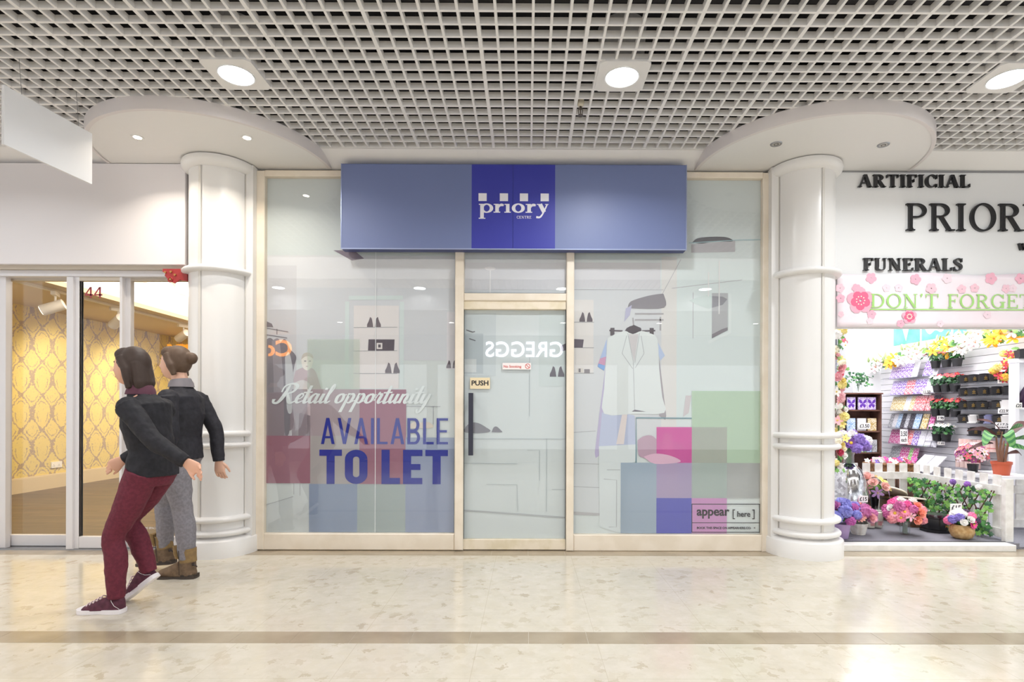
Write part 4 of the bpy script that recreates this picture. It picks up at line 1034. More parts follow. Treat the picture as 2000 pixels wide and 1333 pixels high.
# posters over the slats
def wallp(px, X_=SX): return X_*F/(px-VX)
teal = mottled('poster_teal', '5aa898', '78bfb0', 5, .4, .35, .65); pale_blue = mat('poster_pale', 'e6f3f4', .5)
for i, (a, b_, nm) in enumerate(((1746, 1799, 'left teal poster with a pale shape, high on the slatted wall'), (1801, 1860, 'middle teal poster with a pale butterfly, high on the slatted wall'), (1863, 1897, 'narrow teal poster third from the left over the slatted wall'), (1900, 1992, 'right teal poster above the yellow lilies'))):
    y1, y0 = wallp(a), wallp(b_)
    t = thing('wall_poster', nm, 'poster', (SX, (y0+y1)/2, 2.13))
    MB().box(SX-.006, SX, y0+.01, y1-.01, 2.13, 2.66).build('sheet', teal, t)
    c, w = (y0+y1)/2, (y1-y0)
    pts = [(c-w*.3, 2.62), (c+w*.25, 2.62), (c+w*.12, 2.34), (c, 2.17), (c-w*.1, 2.34)] if i == 0 else smooth_path([(c, 2.3), (c-w*.28, 2.44), (c-w*.36, 2.3), (c-w*.2, 2.2), (c, 2.24), (c+w*.2, 2.2), (c+w*.36, 2.3), (c+w*.28, 2.44), (c, 2.3)], 4)[:-1]
    MB().sidepoly(pts, SX-.008, SX-.006).build('pale_shape', pale_blue, t)
t = thing('wall_poster', 'grey black-and-white photo poster deep in the shop beside the white pier', 'poster', (SX, 9.1, 2.1))
MB().box(SX-.006, SX, 8.70, 9.6, 2.08, 2.58).build('sheet', mottled('poster_grey', 'd8d8de', '8d8d98', 7, .5, .35, .65), t)
MB().box(SX-.008, SX-.006, 8.82, 8.84, 2.08, 2.58).box(SX-.008, SX-.006, 8.70, 9.6, 2.50, 2.58).build('band', mat('poster_dark', '77777f', .5), t)

# ---------------------------------------------------------------- flowers
greens = [mat('leaf_green', '3f7a3c', .5), mat('leaf_dark', '2f5c38', .5), mat('leaf_light', '7fb45a', .5)]
def fmat(c): return mat('petal_'+c, pale(c, .86), .6, spec=.25)
FLC = {}
def fmesh(kind, col, centre='e8c24a'):
    key = (kind, col, centre)
    if key in FLC: return FLC[key]
    mb = MB(); mb.smooth = True; rr = random.Random(len(FLC)+3)
    def petal(a, L_, w, up0, up1, z0=0, r0=.08, tip=.3, cup=.0):
        ca, sa = math.cos(a), math.sin(a); pts = []
        for (t, ww) in ((0, .35), (.45, 1), (.8, .9), (1, tip)):
            r = r0+L_*t; z = z0+up0*t+up1*t*t
            for s in (-1, 0, 1):
                y = s*w*ww*.5; pts.append((ca*r-sa*y, sa*r+ca*y, z+(cup*abs(s))))
        fs = []
        for j in range(3):
            for k in range(2): fs.append((j*3+k, j*3+k+1, (j+1)*3+k+1, (j+1)*3+k))
        mb.add(pts, fs)
    if kind == 'gerbera':
        for k in range(13): petal(k*2*PI/13, .9, .42, .25, -.15, 0, .1, .4)
        for k in range(11): petal(k*2*PI/11+.2, .62, .34, .38, -.1, .06, .1, .4)
        mb.cur = 1; mb.ball((0,0,.14), (.26,.26,.14), 10, 6)
    elif kind == 'rose':
        for ring_, (n_, r0, L_, up) in enumerate(((6, .3, .6, .5), (5, .22, .42, .7), (4, .12, .26, .85))):
            for k in range(n_): petal(k*2*PI/n_+ring_*.5, L_, .85-ring_*.18, up*1.4, -up*.45, .1*ring_-.1, r0*.5, .75, .12)
        mb.ball((0,0,.45), (.26,.26,.3), 8, 6)
    elif kind == 'carnation':
        mb.ball((0,0,.15), .82, 22, 12, fn=lambda d, q_: q_*(1+.17*math.sin(7*math.atan2(d.y, d.x)+9*d.z)+.10*rr.uniform(-1, 1)))
    elif kind == 'lily':
        for k in range(6): petal(k*PI/3, 1.0, .46 if k % 2 else .36, .55, -.45, 0, .05, .12, -.03)
        mb.cur = 1
        for k in range(5):
            a = k*1.256+.3; mb.tube([(0,0,0), (.2*math.cos(a), .2*math.sin(a), .45)], .03, 5)
    elif kind == 'star':
        for k in range(5): petal(k*2*PI/5, .85, .6, .2, -.1, 0, .06, .5)
        mb.cur = 1; mb.ball((0,0,.1), (.16,.16,.1), 8, 5)
    elif kind == 'leaf':
        petal(0, 1.0, .42, .25, -.3, 0, 0, .05, .05)
    elif kind == 'bud':
        mb.tube([(0,0,0), (0,0,.3), (0,0,.8), (0,0,1.1)], [.05, .16, .13, .02], 8)
    o = mb.build('tmp', [fmat(col), fmat(centre)], None)
    me = o.data; bpy.data.objects.remove(o); me.name = kind; FLC[key] = me; return me
def aim(d, spin=0): return Vector(d).normalized().to_track_quat('Z', 'Y').to_matrix().to_4x4() @ Matrix.Rotation(spin, 4, 'Z')
NAMES = {'gerbera': 'daisy', 'rose': 'rose', 'carnation': 'carnation', 'lily': 'lily', 'star': 'blossom', 'bud': 'bud', 'leaf': 'leaf'}
def dome(t, c, R_, flowers, size, seed, flat=.8, low=-.25, leaves=14, lcol='3f7a3c', zmin=None):
    rr = random.Random(seed); n = len(flowers)
    for i, (k, col) in enumerate(flowers):
        w = low+(1-low)*(1-(i+.5)/n); a = i*2.39996+seed; r = math.sqrt(max(0, 1-w*w))
        d = Vector((r*math.cos(a), r*math.sin(a), w)); s = size*rr.uniform(.85, 1.2)
        p = Vector(c)+Vector((d.x*R_, d.y*R_, d.z*R_*flat))*.86
        put(NAMES[k], fmesh(k, col, 'f0c030' if k in ('gerbera',) else 'd8c060'), t, p, aim(d+Vector((0,-.15,.2)), rr.uniform(0, 6)), s)
    if leaves:
        mb = MB(); mb.smooth = True
        for i in range(leaves):
            a = rr.uniform(0, 2*PI); e = rr.uniform(-.35, .5); L_ = R_*rr.uniform(.85, 1.12)
            d = Vector((math.cos(a)*math.cos(e), math.sin(a)*math.cos(e), math.sin(e)*flat)); s = Vector((-math.sin(a), math.cos(a), 0))
            b0 = Vector(c)+d*L_*.35; tip = Vector(c)+d*L_; mid = (b0+tip)/2+Vector((0,0,.02)); w = R_*.2
            mb.add([b0, mid+s*w, mid-s*w, tip], [(0,1,3), (0,3,2)])
        mb.ball(c, (R_*.55, R_*.55, R_*.45*flat), 12, 8)
        mb.build('foliage', mat('foliage_'+lcol, lcol, .55), t, False)
def fl_list(spec, seed):
    out = [f for f, k in spec for _ in range(k)]; random.Random(seed).shuffle(out); return out

CZ = .052
# pink bouquet in a clear glass vase
t = thing('flower_bouquet', 'round pink and white bouquet in a clear glass vase, centre of the carpet', 'bouquet', (3.455, 5.0, CZ))
mb = MB(); mb.smooth = True; mb.lathe([(.0, .0), (.036, 0), (.040, .02), (.046, .11), (.043, .11), (.036, .012), (0, .01)], seg=20); mb.build('vase', clear_glass, t, False)
mb = MB(); mb.tube([(0,0,.01), (.005,0,.12)], .02, 8); mb.build('stems', mat('stem_grey', '9fa69a', .6), t, False)
dome(t, (0,0,.18), .155, fl_list([(('gerbera','f07a9a'),6),(('gerbera','f4a0b4'),4),(('carnation','c85a98'),5),(('carnation','f08f98'),5),(('rose','f4f1ec'),4),(('rose','f79a80'),4),(('gerbera','fafafa'),2),(('lily','f6b4cc'),4),(('carnation','ee4f98'),3)], 4), .050, 1, .85, -.35, 16)
# pumpkin basket
t = thing('flower_basket', 'wicker pumpkin-shaped pot of pink and white flowers near the front sill', 'flower pot', (3.85, 4.84, CZ))
mb = MB(); mb.smooth = True; mb.lathe([(.05, 0), (.075, .015), (.092, .06), (.088, .10), (.07, .125), (.062, .12), (0, .11)], seg=48, wob=lambda a, z: 1+.045*abs(math.sin(a*6))-.02)
mb.build('pot', mottled('pumpkin_wicker', 'b08a58', 'c9a877', 30, .7), t, False)
dome(t, (0,0,.150), .105, fl_list([(('gerbera','e83c8c'),4),(('carnation','f4f2ee'),5),(('carnation','7a6ac4'),3),(('rose','f4f2ee'),2),(('carnation','3a2440'),2),(('carnation','ec6a9c'),3)], 2), .042, 2, .75, -.2, 14)
# white wooden basket with mixed bouquet
t = thing('flower_basket', 'small white slatted basket of mauve and lilac flowers beside the column', 'flower pot', (3.03, 5.0, CZ))
mb = MB(); mb.lathe([(.0, 0), (.055, 0), (.08, .105), (.074, .105), (.05, .01)], seg=14); mb.build('pot', mottled('white_basket', 'd8d0c4', 'ece8e0', 18, .7), t, False)
dome(t, (0,0,.16), .125, fl_list([(('carnation','c0609c'),4),(('carnation','8a78cc'),6),(('gerbera','f0a898'),3),(('rose','f0b0b8'),3),(('carnation','d88cb8'),3)], 3), .05, 3, .8, -.25, 10)
# purple pot
t = thing('flower_basket', 'lilac bucket of blue and magenta flowers half hidden by the right column', 'flower pot', (2.785, 4.84, CZ))
mb = MB(); mb.smooth = True; mb.lathe([(.0, 0), (.05, 0), (.07, .13), (.066, .13), (.047, .01)], seg=20); mb.build('pot', mat('lilac_bucket', 'b49ac6', .4), t, False)
dome(t, (0,0,.20), .135, fl_list([(('carnation','7878cc'),7),(('carnation','b44a9c'),4),(('rose','c070b4'),3)], 5), .055, 5, .85, -.3, 12)
# silver mosaic bell vase with neck jar and bouquet
def mosaic():
    m = mat('silver_mosaic', 'c8c8cc', .12, 1); n, l, b = nodes(m)
    v = n.new('ShaderNodeTexVoronoi'); v.inputs['Scale'].default_value = 34; tc = n.new('ShaderNodeTexCoord'); l.new(tc.outputs['Object'], v.inputs['Vector'])
    bp = n.new('ShaderNodeBump'); bp.inputs['Strength'].default_value = .5; bp.inputs['Distance'].default_value = .012
    l.new(v.outputs['Color'], bp.inputs['Height']); l.new(bp.outputs[0], b.inputs['Normal'])
    r = n.new('ShaderNodeValToRGB'); r.color_ramp.elements[0].color = lin('8f8c90'); r.color_ramp.elements[1].color = lin('f4f4f6'); l.new(v.outputs['Color'], r.inputs[0]); l.new(r.outputs[0], b.inputs['Base Color']); return m
t = thing('mosaic_vase', 'tall silver mirror-mosaic bell vase carrying a purple and yellow bouquet', 'vase', (3.235, 5.5, CZ))
mb = MB(); mb.smooth = True; mb.lathe([(.0, 0), (.205, .0), (.20, .08), (.178, .30), (.15, .44), (.11, .54), (.055, .60), (.0, .61)], seg=40); mb.build('bell', mosaic(), t, False)
mb = MB(); mb.smooth = True; mb.lathe([(.05, .60), (.045, .68), (.055, .72), (.048, .72), (.04, .66), (.04, .61)], seg=20); mb.build('neck', clear_glass, t, False)
mb = MB(); mb.tube([(0,0,.6), (0,0,.74)], .022, 8); mb.build('stems', mat('stem_green', '5d7a50', .6), t, False)
dome(t, (0,0,.79), .165, fl_list([(('carnation','8a6cc8'),9),(('gerbera','6a3a98'),4),(('lily','f2d45a'),3),(('carnation','f2eef0'),5),(('rose','b49ad8'),4)], 6), .058, 6, .8, -.3, 14)
# slim black vase with lilies
t = thing('flower_vase', 'slim black cone vase of pink and lilac lilies between mosaic vase and fence', 'flower vase', (3.575, 5.63, CZ))
mb = MB(); mb.smooth = True; mb.lathe([(.0, 0), (.022, 0), (.045, .27), (.04, .27), (.0, .25)], seg=18); mb.build('vase', mat('black_gloss', '18181a', .15), t, False)
dome(t, (0,0,.33), .13, fl_list([(('lily','f4a8a8'),4),(('lily','b88ccc'),4),(('rose','f2c0b8'),3),(('star','e0d060'),2)], 7), .07, 7, 1.0, -.3, 10, '6a9a48')
# candle jars on the floor
cj = None; jar_wax = mat('candle_wax', 'f1e4d4', .6)
for i, (x, y, nm) in enumerate(((3.30, 5.25, 'left glass candle jar behind the white basket'), (3.385, 5.27, 'middle glass candle jar with a rose label by the fence'), (3.465, 5.38, 'right glass candle jar by the fence, farthest back'))):
    if cj is None:
        t = cj = thing('candle_jar', nm, 'candle', (0,0,0), 'candle jars on the carpet')
        mb = MB(); mb.smooth = True; mb.lathe([(.0, 0), (.034, 0), (.036, .01), (.036, .19), (.034, .19), (.034, .01), (0, .008)], seg=20); mb.build('jar', clear_glass, t, False)
        mb = MB(); mb.lathe([(.0, .01), (.033, .01), (.033, .15), (.0, .15)], seg=20); mb.build('wax', jar_wax, t, False)
        mb = MB(); mb.lathe([(.0366, .03), (.0366, .07)], seg=8, a0=-2.2, a1=-1.1); mb.build('label_print', mat('rose_label', 'c88f8f', .6), t, False)
    else: t = copy_tree(cj)
    t.location = (x, y, CZ); t['label'] = nm
# barrels with cream lids
def barrel(x, y, label, tilt, off):
    t = thing('wooden_barrel', label, 'barrel', (x, y, CZ))
    mb = MB(); mb.smooth = True; mb.lathe([(.0, 0), (.105, 0), (.125, .12), (.118, .25), (.11, .25), (.11, .2), (0, .2)], seg=32)
    mb.build('body', mottled('barrel_wood', '5f4530', '86664a', 16, .6), t, False)
    for z, r in ((.03, .112), (.215, .1225)):
        mb = MB(); mb.smooth = True; mb.lathe([(r, z), (r+.003, z), (r+.003, z+.02), (r, z+.02)], seg=32); mb.build('hoop', mat('barrel_hoop', '4a3c30', .5), t, False)
    l = MB(); l.smooth = True; l.lathe([(.0, 0), (.12, 0), (.124, .008), (.12, .016), (.0, .017)], seg=32)
    lid = l.build('lid', mat('lid_cream', 'e9e0cc', .45), t, False); lid.location = off; lid.rotation_euler = tilt
    mb = MB(); mb.lathe([(.0, .0175), (.045, .0175)], seg=16); mb.build('print', mat('lid_print', 'a9bfa0', .6), lid, False)
barrel(3.78, 5.40, 'wooden barrel with a cream printed lid behind the pink bouquet', (-.12, .12, 0), (.0, -.02, .262))
barrel(3.80, 5.67, 'second wooden barrel, its cream lid leaning, left behind the first', (-.25, .42, 0), (-.0, -.0, .285))
# black memorial vase with gold word
def memorial(t, s=1.0, word=None):
    mb = MB(); n = 8
    mb.lathe([(.0, 0), (.125*s, 0), (.125*s, .022*s), (.105*s, .03*s), (.105*s, .125*s), (.112*s, .13*s), (.112*s, .14*s), (.0, .14*s)], seg=8, a0=PI/8, a1=2*PI+PI/8); mb.build('body', MATS['black_gloss'], t, False)
    mb = MB(); mb.smooth = True; mb.lathe([(.085*s, .14*s), (.085*s, .15*s), (.095*s, .152*s), (.095*s, .162*s), (.0, .166*s)], seg=24); mb.build('lid', mat('steel_lid', '77777a', .25, .9), t, False)
t = thing('memorial_vase', 'large black octagonal memorial vase with gold lettering on the carpet', 'vase', (3.84, 5.14, CZ))
memorial(t)
gold = mat('gold_print', 'c9a24a', .4, .3)
sans('lettering', 'Mum', (3.862, 3.912, CZ+.05, CZ+.072), 5.14-.099, gold, t, depth=.001)
sans('lettering', 'in memory of', (3.855, 3.922, CZ+.085, CZ+.097), 5.14-.099, gold, t, depth=.001)

# picket fences
fw = mottled('fence_white', 'dedbd6', 'edebe8', 14, .6)
def fence(label, a, b_, h, n, face, z0=CZ):
    """straight run from a to b; face = unit normal the pickets sit on"""
    a, b_ = Vector((*a, 0)), Vector((*b_, 0)); d = (b_-a); L_ = d.length; d.normalize(); nn = Vector((*face, 0))
    c = (a+b_)/2; t = thing('picket_fence', label, 'fence', (c.x, c.y, z0))
    ang = math.atan2(d.y, d.x); rot = Matrix.Rotation(ang, 3, 'Z')
    for k in range(n):
        u = (k+.5)/n*L_-L_/2; p = d*u
        MB().cbox(p+Vector((0,0,h/2+.01)), .078, .014, h-.02, rot).build('picket', fw, t, False)
    for z in (h*.22-.06, h-.13):
        MB().cbox(nn*.016+Vector((0,0,z)), L_, .02, .075, rot).build('rail', fw, t, False)
    return t
fence('white picket fence at the back of the carpet display', (3.2, 5.92), (4.14, 5.92), .565, 7, (0, -1))
fence('white picket fence running forward along the ivy trellis', (4.155, 5.90), (4.155, 4.76), .565, 8, (-1, 0))
MB_end = thing('fence_post', 'white front corner post of the picket fence near the sill', 'post', (4.15, 4.72, CZ))
MB().cbox((0,0,.27), .07, .04, .54).build('post', fw, MB_end, False)
fence('short white picket fence at the right edge behind the potted plant', (4.80, 5.41), (5.4, 5.39), .52, 4, (0, -1), .02)
# ivy trellis
t = thing('ivy_trellis', 'expanding twig trellis with ivy leaves along the white fence', 'trellis', (4.10, 5.25, CZ))
mb = MB(); tw = mat('brown_twig', '5b4034', .7)
x = 4.09
for k in range(9):
    y = 4.82+.105*k
    mb.tube([(x, y, CZ+.02), (x-.01, y+.26 if y+.26 < 5.85 else 5.85, CZ+.42)], .0055, 6)
    mb.tube([(x-.012, y+.14, CZ+.02), (x-.004, max(4.78, y-.12), CZ+.43)], .0055, 6)
mb.build('lattice', tw, t)
def ivy(mb, p, s, nrm, spin, m):
    mb.cur = m; R_ = aim(nrm, spin).to_3x3()
    sh = [(0,-.1),(.35,-.35),(.8,-.15),(.55,.25),(.75,.75),(.25,.7),(0,1.1),(-.25,.7),(-.75,.75),(-.55,.25),(-.8,-.15),(-.35,-.35)]
    vs = [Vector(p)]+[Vector(p)+R_@Vector((a*s, b_*s, -.25*s*(a*a))) for a, b_ in sh]
    mb.add(vs, [(0, 1+i, 1+(i+1) % 12) for i in range(12)])
mb = MB(); rr = random.Random(5)
for i in range(330):
    y = rr.uniform(4.78, 5.78); z = CZ+rr.betavariate(1.3, 1.1)*.40
    if y < 4.95 and rr.random() < .2: z = CZ+rr.uniform(0, .1)
    ivy(mb, (4.07+rr.uniform(-.05, .02), y, z+.03), rr.uniform(.018, .036), (-1+rr.uniform(-.3, .3), -.9+rr.uniform(-.6, .4), rr.uniform(-.2, .8)), rr.uniform(0, 6), rr.choice((0, 0, 1, 2, 2)))
o = mb.build('foliage', [mat('ivy_mid', '4a8a44', .45), mat('ivy_dark', '2f5f3c', .45), mat('ivy_light', '86bf5e', .45)], t)
for i, (y, z, c) in enumerate(((5.2, .45, '7a4fa8'), (5.03, .45, '8a4fb4'), (4.9, .44, 'f4f4f0'))):
    put('blossom', fmesh('carnation', c), t, (-.05, y-5.25, z), (0, 0, 0), .03)

# brown crate with basket of pansies
t = thing('wooden_crate', 'dark brown wooden crate stand behind the back fence', 'crate', (4.30, 6.5, CZ-.05))
mb = MB(); mb.box(-.20, .20, -.14, .14, .04, .47); o = mb.build('body', mottled('crate_brown', '4b3328', '6a4a3a', 9, .6), t, False)
for x in (-.1, .0, .1): MB().box(x-.003, x+.003, -.143, -.139, .05, .46).build('groove', mat('crate_groove', '2c1e18', .7), t, False)
t = thing('pansy_basket', 'long wicker basket of purple and red pansies on the brown crate', 'basket', (4.31, 6.5, .472))
wick = mottled('wicker', '6f4b2c', '9a7048', 40, .7, bump=.4)
mb = MB(); mb.box(-.23, .23, -.13, .13, 0, .085); mb.build('tray', wick, t, False)
mb = MB(); mb.tube([(-.235,-.135,.085),(.235,-.135,.085),(.235,.135,.085),(-.235,.135,.085),(-.235,-.135,.085)], .012, 6); mb.build('rim', wick, t, False)
rr = random.Random(9)
for i in range(26):
    c = rr.choice(['b0308c', '7a2f9c', 'c43a78', '5a3aa0', 'd0406a', 'f2e8ee', 'a02a50']); x = -.21+.42*(i % 9)/8+rr.uniform(-.02, .02); y = -.1+.1*(i//9)
    put('pansy', fmesh('star', c), t, (x, y, .105+rr.uniform(0, .05)), aim((rr.uniform(-.5,.5), -1, .9)), .038)
put('leaf', fmesh('leaf', '3f7a3c'), t, (.05, -.12, .10), aim((0,-1,.4)), .06)
MB().box(-.22, -.06, -.02, -.015, .10, .165).build('price_card', mat('card_white', 'f4f2f0', .6), t, False)

# brown bookcase with boxed cards, vase of ivy on top
bc = thing('bookcase', 'small brown wooden bookcase of boxed cards against the white pier', 'bookcase', (4.66, 7.72, .05))
bw = mottled('bookcase_brown', '5d4036', '77564a', 7, .45)
w, h, d_ = .265, 1.37, .12
MB().box(-w, -w+.018, -d_, d_, 0, h).build('side', bw, bc, False); MB().box(w-.018, w, -d_, d_, 0, h).build('side', bw, bc, False)
MB().box(-w-.012, w+.012, -d_-.012, d_, h, h+.02).build('top', bw, bc, False); MB().box(-w, w, d_-.01, d_, 0, h).build('back', bw, bc, False)
for z in (1.155, .86, .56, .28, .05): MB().box(-w+.018, w-.018, -d_+.005, d_-.01, z-.018, z).build('shelf', bw, bc, False)
ordn = ['first', 'second', 'third', 'fourth', 'fifth', 'sixth', 'seventh', 'eighth', 'ninth', 'tenth', 'eleventh', 'twelfth']
def cardmat(c1, c2, sc=60): return mottled('card_'+c1+c2, c1, c2, sc, .45, .42, .58, 3)
lil = cardmat('ece6f4', '8a5cc0'); lilb = cardmat('e4dcf2', 'b49ad8'); redc = cardmat('f4dfe2', 'e0566a'); crm = cardmat('f0e8d4', 'd2b878'); cor = cardmat('f8d8d8', 'ee6a72')
whi = cardmat('f2f1f5', 'dcdae2'); gry = cardmat('d2d2d6', '9a9aa2'); blk = cardmat('6c6a72', '3c3a42'); blu = cardmat('dbe6f2', '8fb4dc'); gol = cardmat('f0e6cc', 'c9a85a'); mag = cardmat('f0c4dc', 'd03c90'); grn = cardmat('dcecc8', '86c060')
edgew = mat('card_edge', 'eceaf0', .5)
CN = {id(lil): 'purple', id(lilb): 'lilac', id(redc): 'red', id(crm): 'cream', id(cor): 'coral', id(whi): 'white', id(gry): 'grey', id(blk): 'black', id(blu): 'pale blue', id(gol): 'gold', id(mag): 'magenta', id(grn): 'green'}
purple = mat('butterfly_purple', '6a3ab4', .5)
for r, (z, items, rown) in enumerate(((1.155, [(-.13, lilb), (.03, lilb), (.155, lilb)], 'top'), (.86, [(-.13, blu), (.02, whi), (.165, gol)], 'middle'), (.56, [(.05, grn), (.125, blu), (.20, gry)], 'lower'))):
    for j, (x, m) in enumerate(items):
        cw = .06 if r < 2 else .034
        t = thing('boxed_card', f'{CN[id(m)]} boxed card, {["left", "middle", "right"][j]} one on the {rown} bookcase shelf', 'card', (4.66+x, 7.72-.06, .05+z), 'boxed cards in the bookcase')
        MB().rbox(-cw, cw, -.012, .012, 0, .175, .002).build('box', m, t, False)
        if r == 0:
            mb = MB()
            for s in (-1, 1):
                mb.prism(smooth_path([(0, .09), (s*.02, .13), (s*.05, .145), (s*.047, .105), (s*.02, .088), (0, .085)], 3), -.0135, -.0122)
                mb.prism(smooth_path([(0, .082), (s*.03, .075), (s*.042, .05), (s*.022, .028), (0, .06)], 3), -.0135, -.0122)
            mb.build('butterfly_print', purple, t, False)
def price(label, txt, c, w, h, rz=0, tilt=0, txt2=None, stake=0):
    t = thing('price_card', label, 'price tag', c, rz=rz); t.rotation_euler.x = tilt
    MB().box(-w/2, w/2, -.001, .001, -h/2, h/2).build('card', MATS['card_white'], t, False)
    if stake: MB().box(-.002, .002, .001, .004, -h/2-stake, 0).build('stake', white, t, False)
    if txt2:
        o = sans('handwriting', txt, (-w*.4, w*.4, 0.02*h, h*.36), -.0014, ink, None, .02, .0004); o.parent = t
        o = sans('handwriting', txt2, (-w*.35, w*.35, -h*.36, -h*.08), -.0014, ink, None, .02, .0004); o.parent = t
    else:
        o = sans('handwriting', txt, (-w*.4, w*.4, -h*.3, h*.3), -.0014, ink, None, .02, .0004); o.parent = t
    return t
price('white £350 price card on the bookcase shelf edge', '£3.50', (4.68, 7.592, .05+.93), .165, .085)
# ivy in a glass vase on the bookcase
t = thing('ivy_vase', 'clear glass vase of trailing ivy on top of the brown bookcase', 'plant', (4.66, 7.70, 1.441))
mb = MB(); mb.smooth = True; mb.lathe([(.0, 0), (.075, .0), (.05, .08), (.04, .15), (.036, .15), (.045, .08), (0, .01)], seg=20); mb.build('vase', clear_glass, t, False)
mb = MB(); rr = random.Random(8)
for k in range(7):
    a = k*.9; mb.tube([(0,0,.02), (.02*math.cos(a), .02*math.sin(a), .15), (.11*math.cos(a), .05*math.sin(a), .24), (.2*math.cos(a), .08*math.sin(a), .21)], .003, 5)
mb.build('stems', greens[1], t, False)
mb = MB()
for i in range(75):
    a = rr.uniform(0, 6.28); r = rr.uniform(.02, .2); ivy(mb, (r*math.cos(a), .4*r*math.sin(a)-.02, .15+rr.uniform(0, .14)-(.06 if r > .15 else 0)), rr.uniform(.018, .03), (rr.uniform(-.5,.5), -1, rr.uniform(-.2,.8)), rr.uniform(0,6), rr.choice((0,1,1)))
mb.build('foliage', [MATS['ivy_mid'], MATS['ivy_dark']], t, False)

# acrylic card shelves on the slat wall
acr = glass('acrylic', .10, (.93,.93,.95,1))
rows = [
 ('top', 1.64, [(1732,lilb),(1740.5,lil),(1749,lil),(1757.5,lil),(1766,lil),(1774,whi),(1796,lil),(1806,lil),(1815,whi)]),
 ('second', 1.41, [(1733,lilb),(1742,lil),(1751,lil),(1760,redc),(1768.5,redc),(1777,lil),(1789,lil),(1800,whi),(1811,whi)]),
 ('third', 1.19, [(1733,crm),(1742,crm),(1750.5,crm),(1759,whi),(1769,crm),(1777,cor),(1788,cor),(1801,cor),(1812,blk)]),
 ('fourth', .95, [(1729,gry),(1736.5,whi),(1744,blu),(1752,blk),(1760,gry),(1767,blk),(1777,blu),(1792,gol),(1806,mag)]),
 ('fifth', .727, [(1730,mag),(1738,mag),(1746.5,mag),(1755,mag),(1763,cor),(1774,lil),(1787,whi),(1800,whi),(1813,whi)]),
 ('bottom', .49, [(1731,gry),(1740,gry),(1749,mag),(1758,mag),(1766,grn),(1773,mag)]),
]
for rown, z, items in rows:
    ya = wallp(1727, 5.15); yb = wallp(1826 if rown != 'bottom' else 1780, 5.15); ym = (ya+yb)/2
    t = thing('acrylic_shelf', f'clear acrylic card shelf, {rown} one on the slatted wall', 'shelf', (SX, ym, z), 'acrylic card shelves')
    MB().box(5.14, SX-.001, yb, ya, z-.006, z-.001).build('ledge', acr, t)
    MB().box(5.135, 5.14, yb, ya, z-.006, z+.022).build('lip', acr, t)
    for j, (px, m) in enumerate(items):
        nxt = items[j+1][0] if j+1 < len(items) else px+10
        y = (wallp(px, 5.12)+wallp(min(nxt, px+11), 5.12))/2; wd = min(.075, abs(wallp(px, 5.12)-wallp(min(nxt, px+12), 5.12))*.5)
        nm = CN[id(m)]
        c = thing('memorial_card', f'{nm} memorial card, {ordn[j]} from the left on the {rown} acrylic shelf', 'card', (5.165, y, z), f'memorial cards on the {rown} acrylic shelf')
        dx, dz = .06, .20
        mb = MB(); vs = [(0, s*wd, 0) for s in (-1, 1)]+[(dx, s*wd, dz) for s in (-1, 1)]
        nv = Vector((-dz, 0, dx)).normalized()*.004
        vs = [Vector(v)-nv for v in vs]+[Vector(v)+nv for v in vs]
        mb.add(vs, [(0,1,3,2), (4,6,7,5), (0,4,5,1), (1,5,7,3), (3,7,6,2), (2,6,4,0)])
        mb.build('card', m, c, False)
for j, px in enumerate((1783, 1803)):
    y = wallp(px+9, 5.0); c = thing('memorial_card', f'large white card lying slanted at the foot of the slatted wall, {["left", "right"][j]} one', 'card', (4.98, y, .42), 'large white cards')
    mb = MB(); mb.sidepoly([(0,0),(0,0)], 0, 0) if False else None
    vs = [(0, -.10, 0), (0, .10, 0), (.2, -.10, .2), (.2, .10, .2)]; nv = Vector((-1,0,1)).normalized()*.005
    vs = [Vector(v)-nv for v in vs]+[Vector(v)+nv for v in vs]
    mb.add(vs, [(0,1,3,2), (4,6,7,5), (0,4,5,1), (1,5,7,3), (3,7,6,2), (2,6,4,0)]); mb.build('card', whi, c, False)
t = thing('acrylic_shelf', 'low clear acrylic tray under the large white cards', 'shelf', (SX, wallp(1800, 5.1), .40), 'acrylic card shelves')
MB().box(4.94, SX-.001, wallp(1828, 5.1), wallp(1768, 5.1), .395, .405).build('ledge', acr, t); MB().box(4.935, 4.94, wallp(1828, 5.1), wallp(1768, 5.1), .39, .43).build('lip', acr, t)
price('white 350 tag hanging in front of the fourth and fifth card shelves', '3.50', (5.128, wallp(1767, 5.128), .84), .09, .20, -.4, 0, 'each')
price('white price tag at the right end of the second card shelf', '11.50', (5.128, wallp(1812, 5.128), 1.43), .09, .07, -.4)

# potted kalanchoes on the slat wall
leafm = [MATS['leaf_green'], MATS['leaf_dark']]
def kal(col, seed):
    t = thing('potted_kalanchoe', '', 'potted plant', (0,0,0), 'small potted plants on the slatted wall')
    mb = MB(); mb.smooth = True; mb.lathe([(.0, 0), (.042, 0), (.055, .085), (.059, .085), (.059, .1), (.053, .1), (.0, .09)], seg=20); mb.build('pot', mat('pot_black', '2b2a2d', .45), t, False)
    rr = random.Random(seed); mb = MB()
    for i in range(70):
        a = rr.uniform(0, 6.28); r = rr.uniform(.02, .085); ivy(mb, (r*math.cos(a), r*math.sin(a), .10+rr.uniform(0, .10)), rr.uniform(.018, .03), (math.cos(a)*.8, math.sin(a)*.8-.3, .6), rr.uniform(0, 6), rr.choice((0, 1, 1)))
    mb.build('foliage', leafm, t, False)
    for i in range(9):
        a = i*2.4; r = .025+.011*i; c = col if isinstance(col, str) else col[i % len(col)]
        put('blossom', fmesh('star', c), t, (r*math.cos(a), r*math.sin(a), .205-.0045*i+rr.uniform(0, .02)), aim((math.cos(a)*.5-.3, math.sin(a)*.5-.4, 1)), .032)
    return t
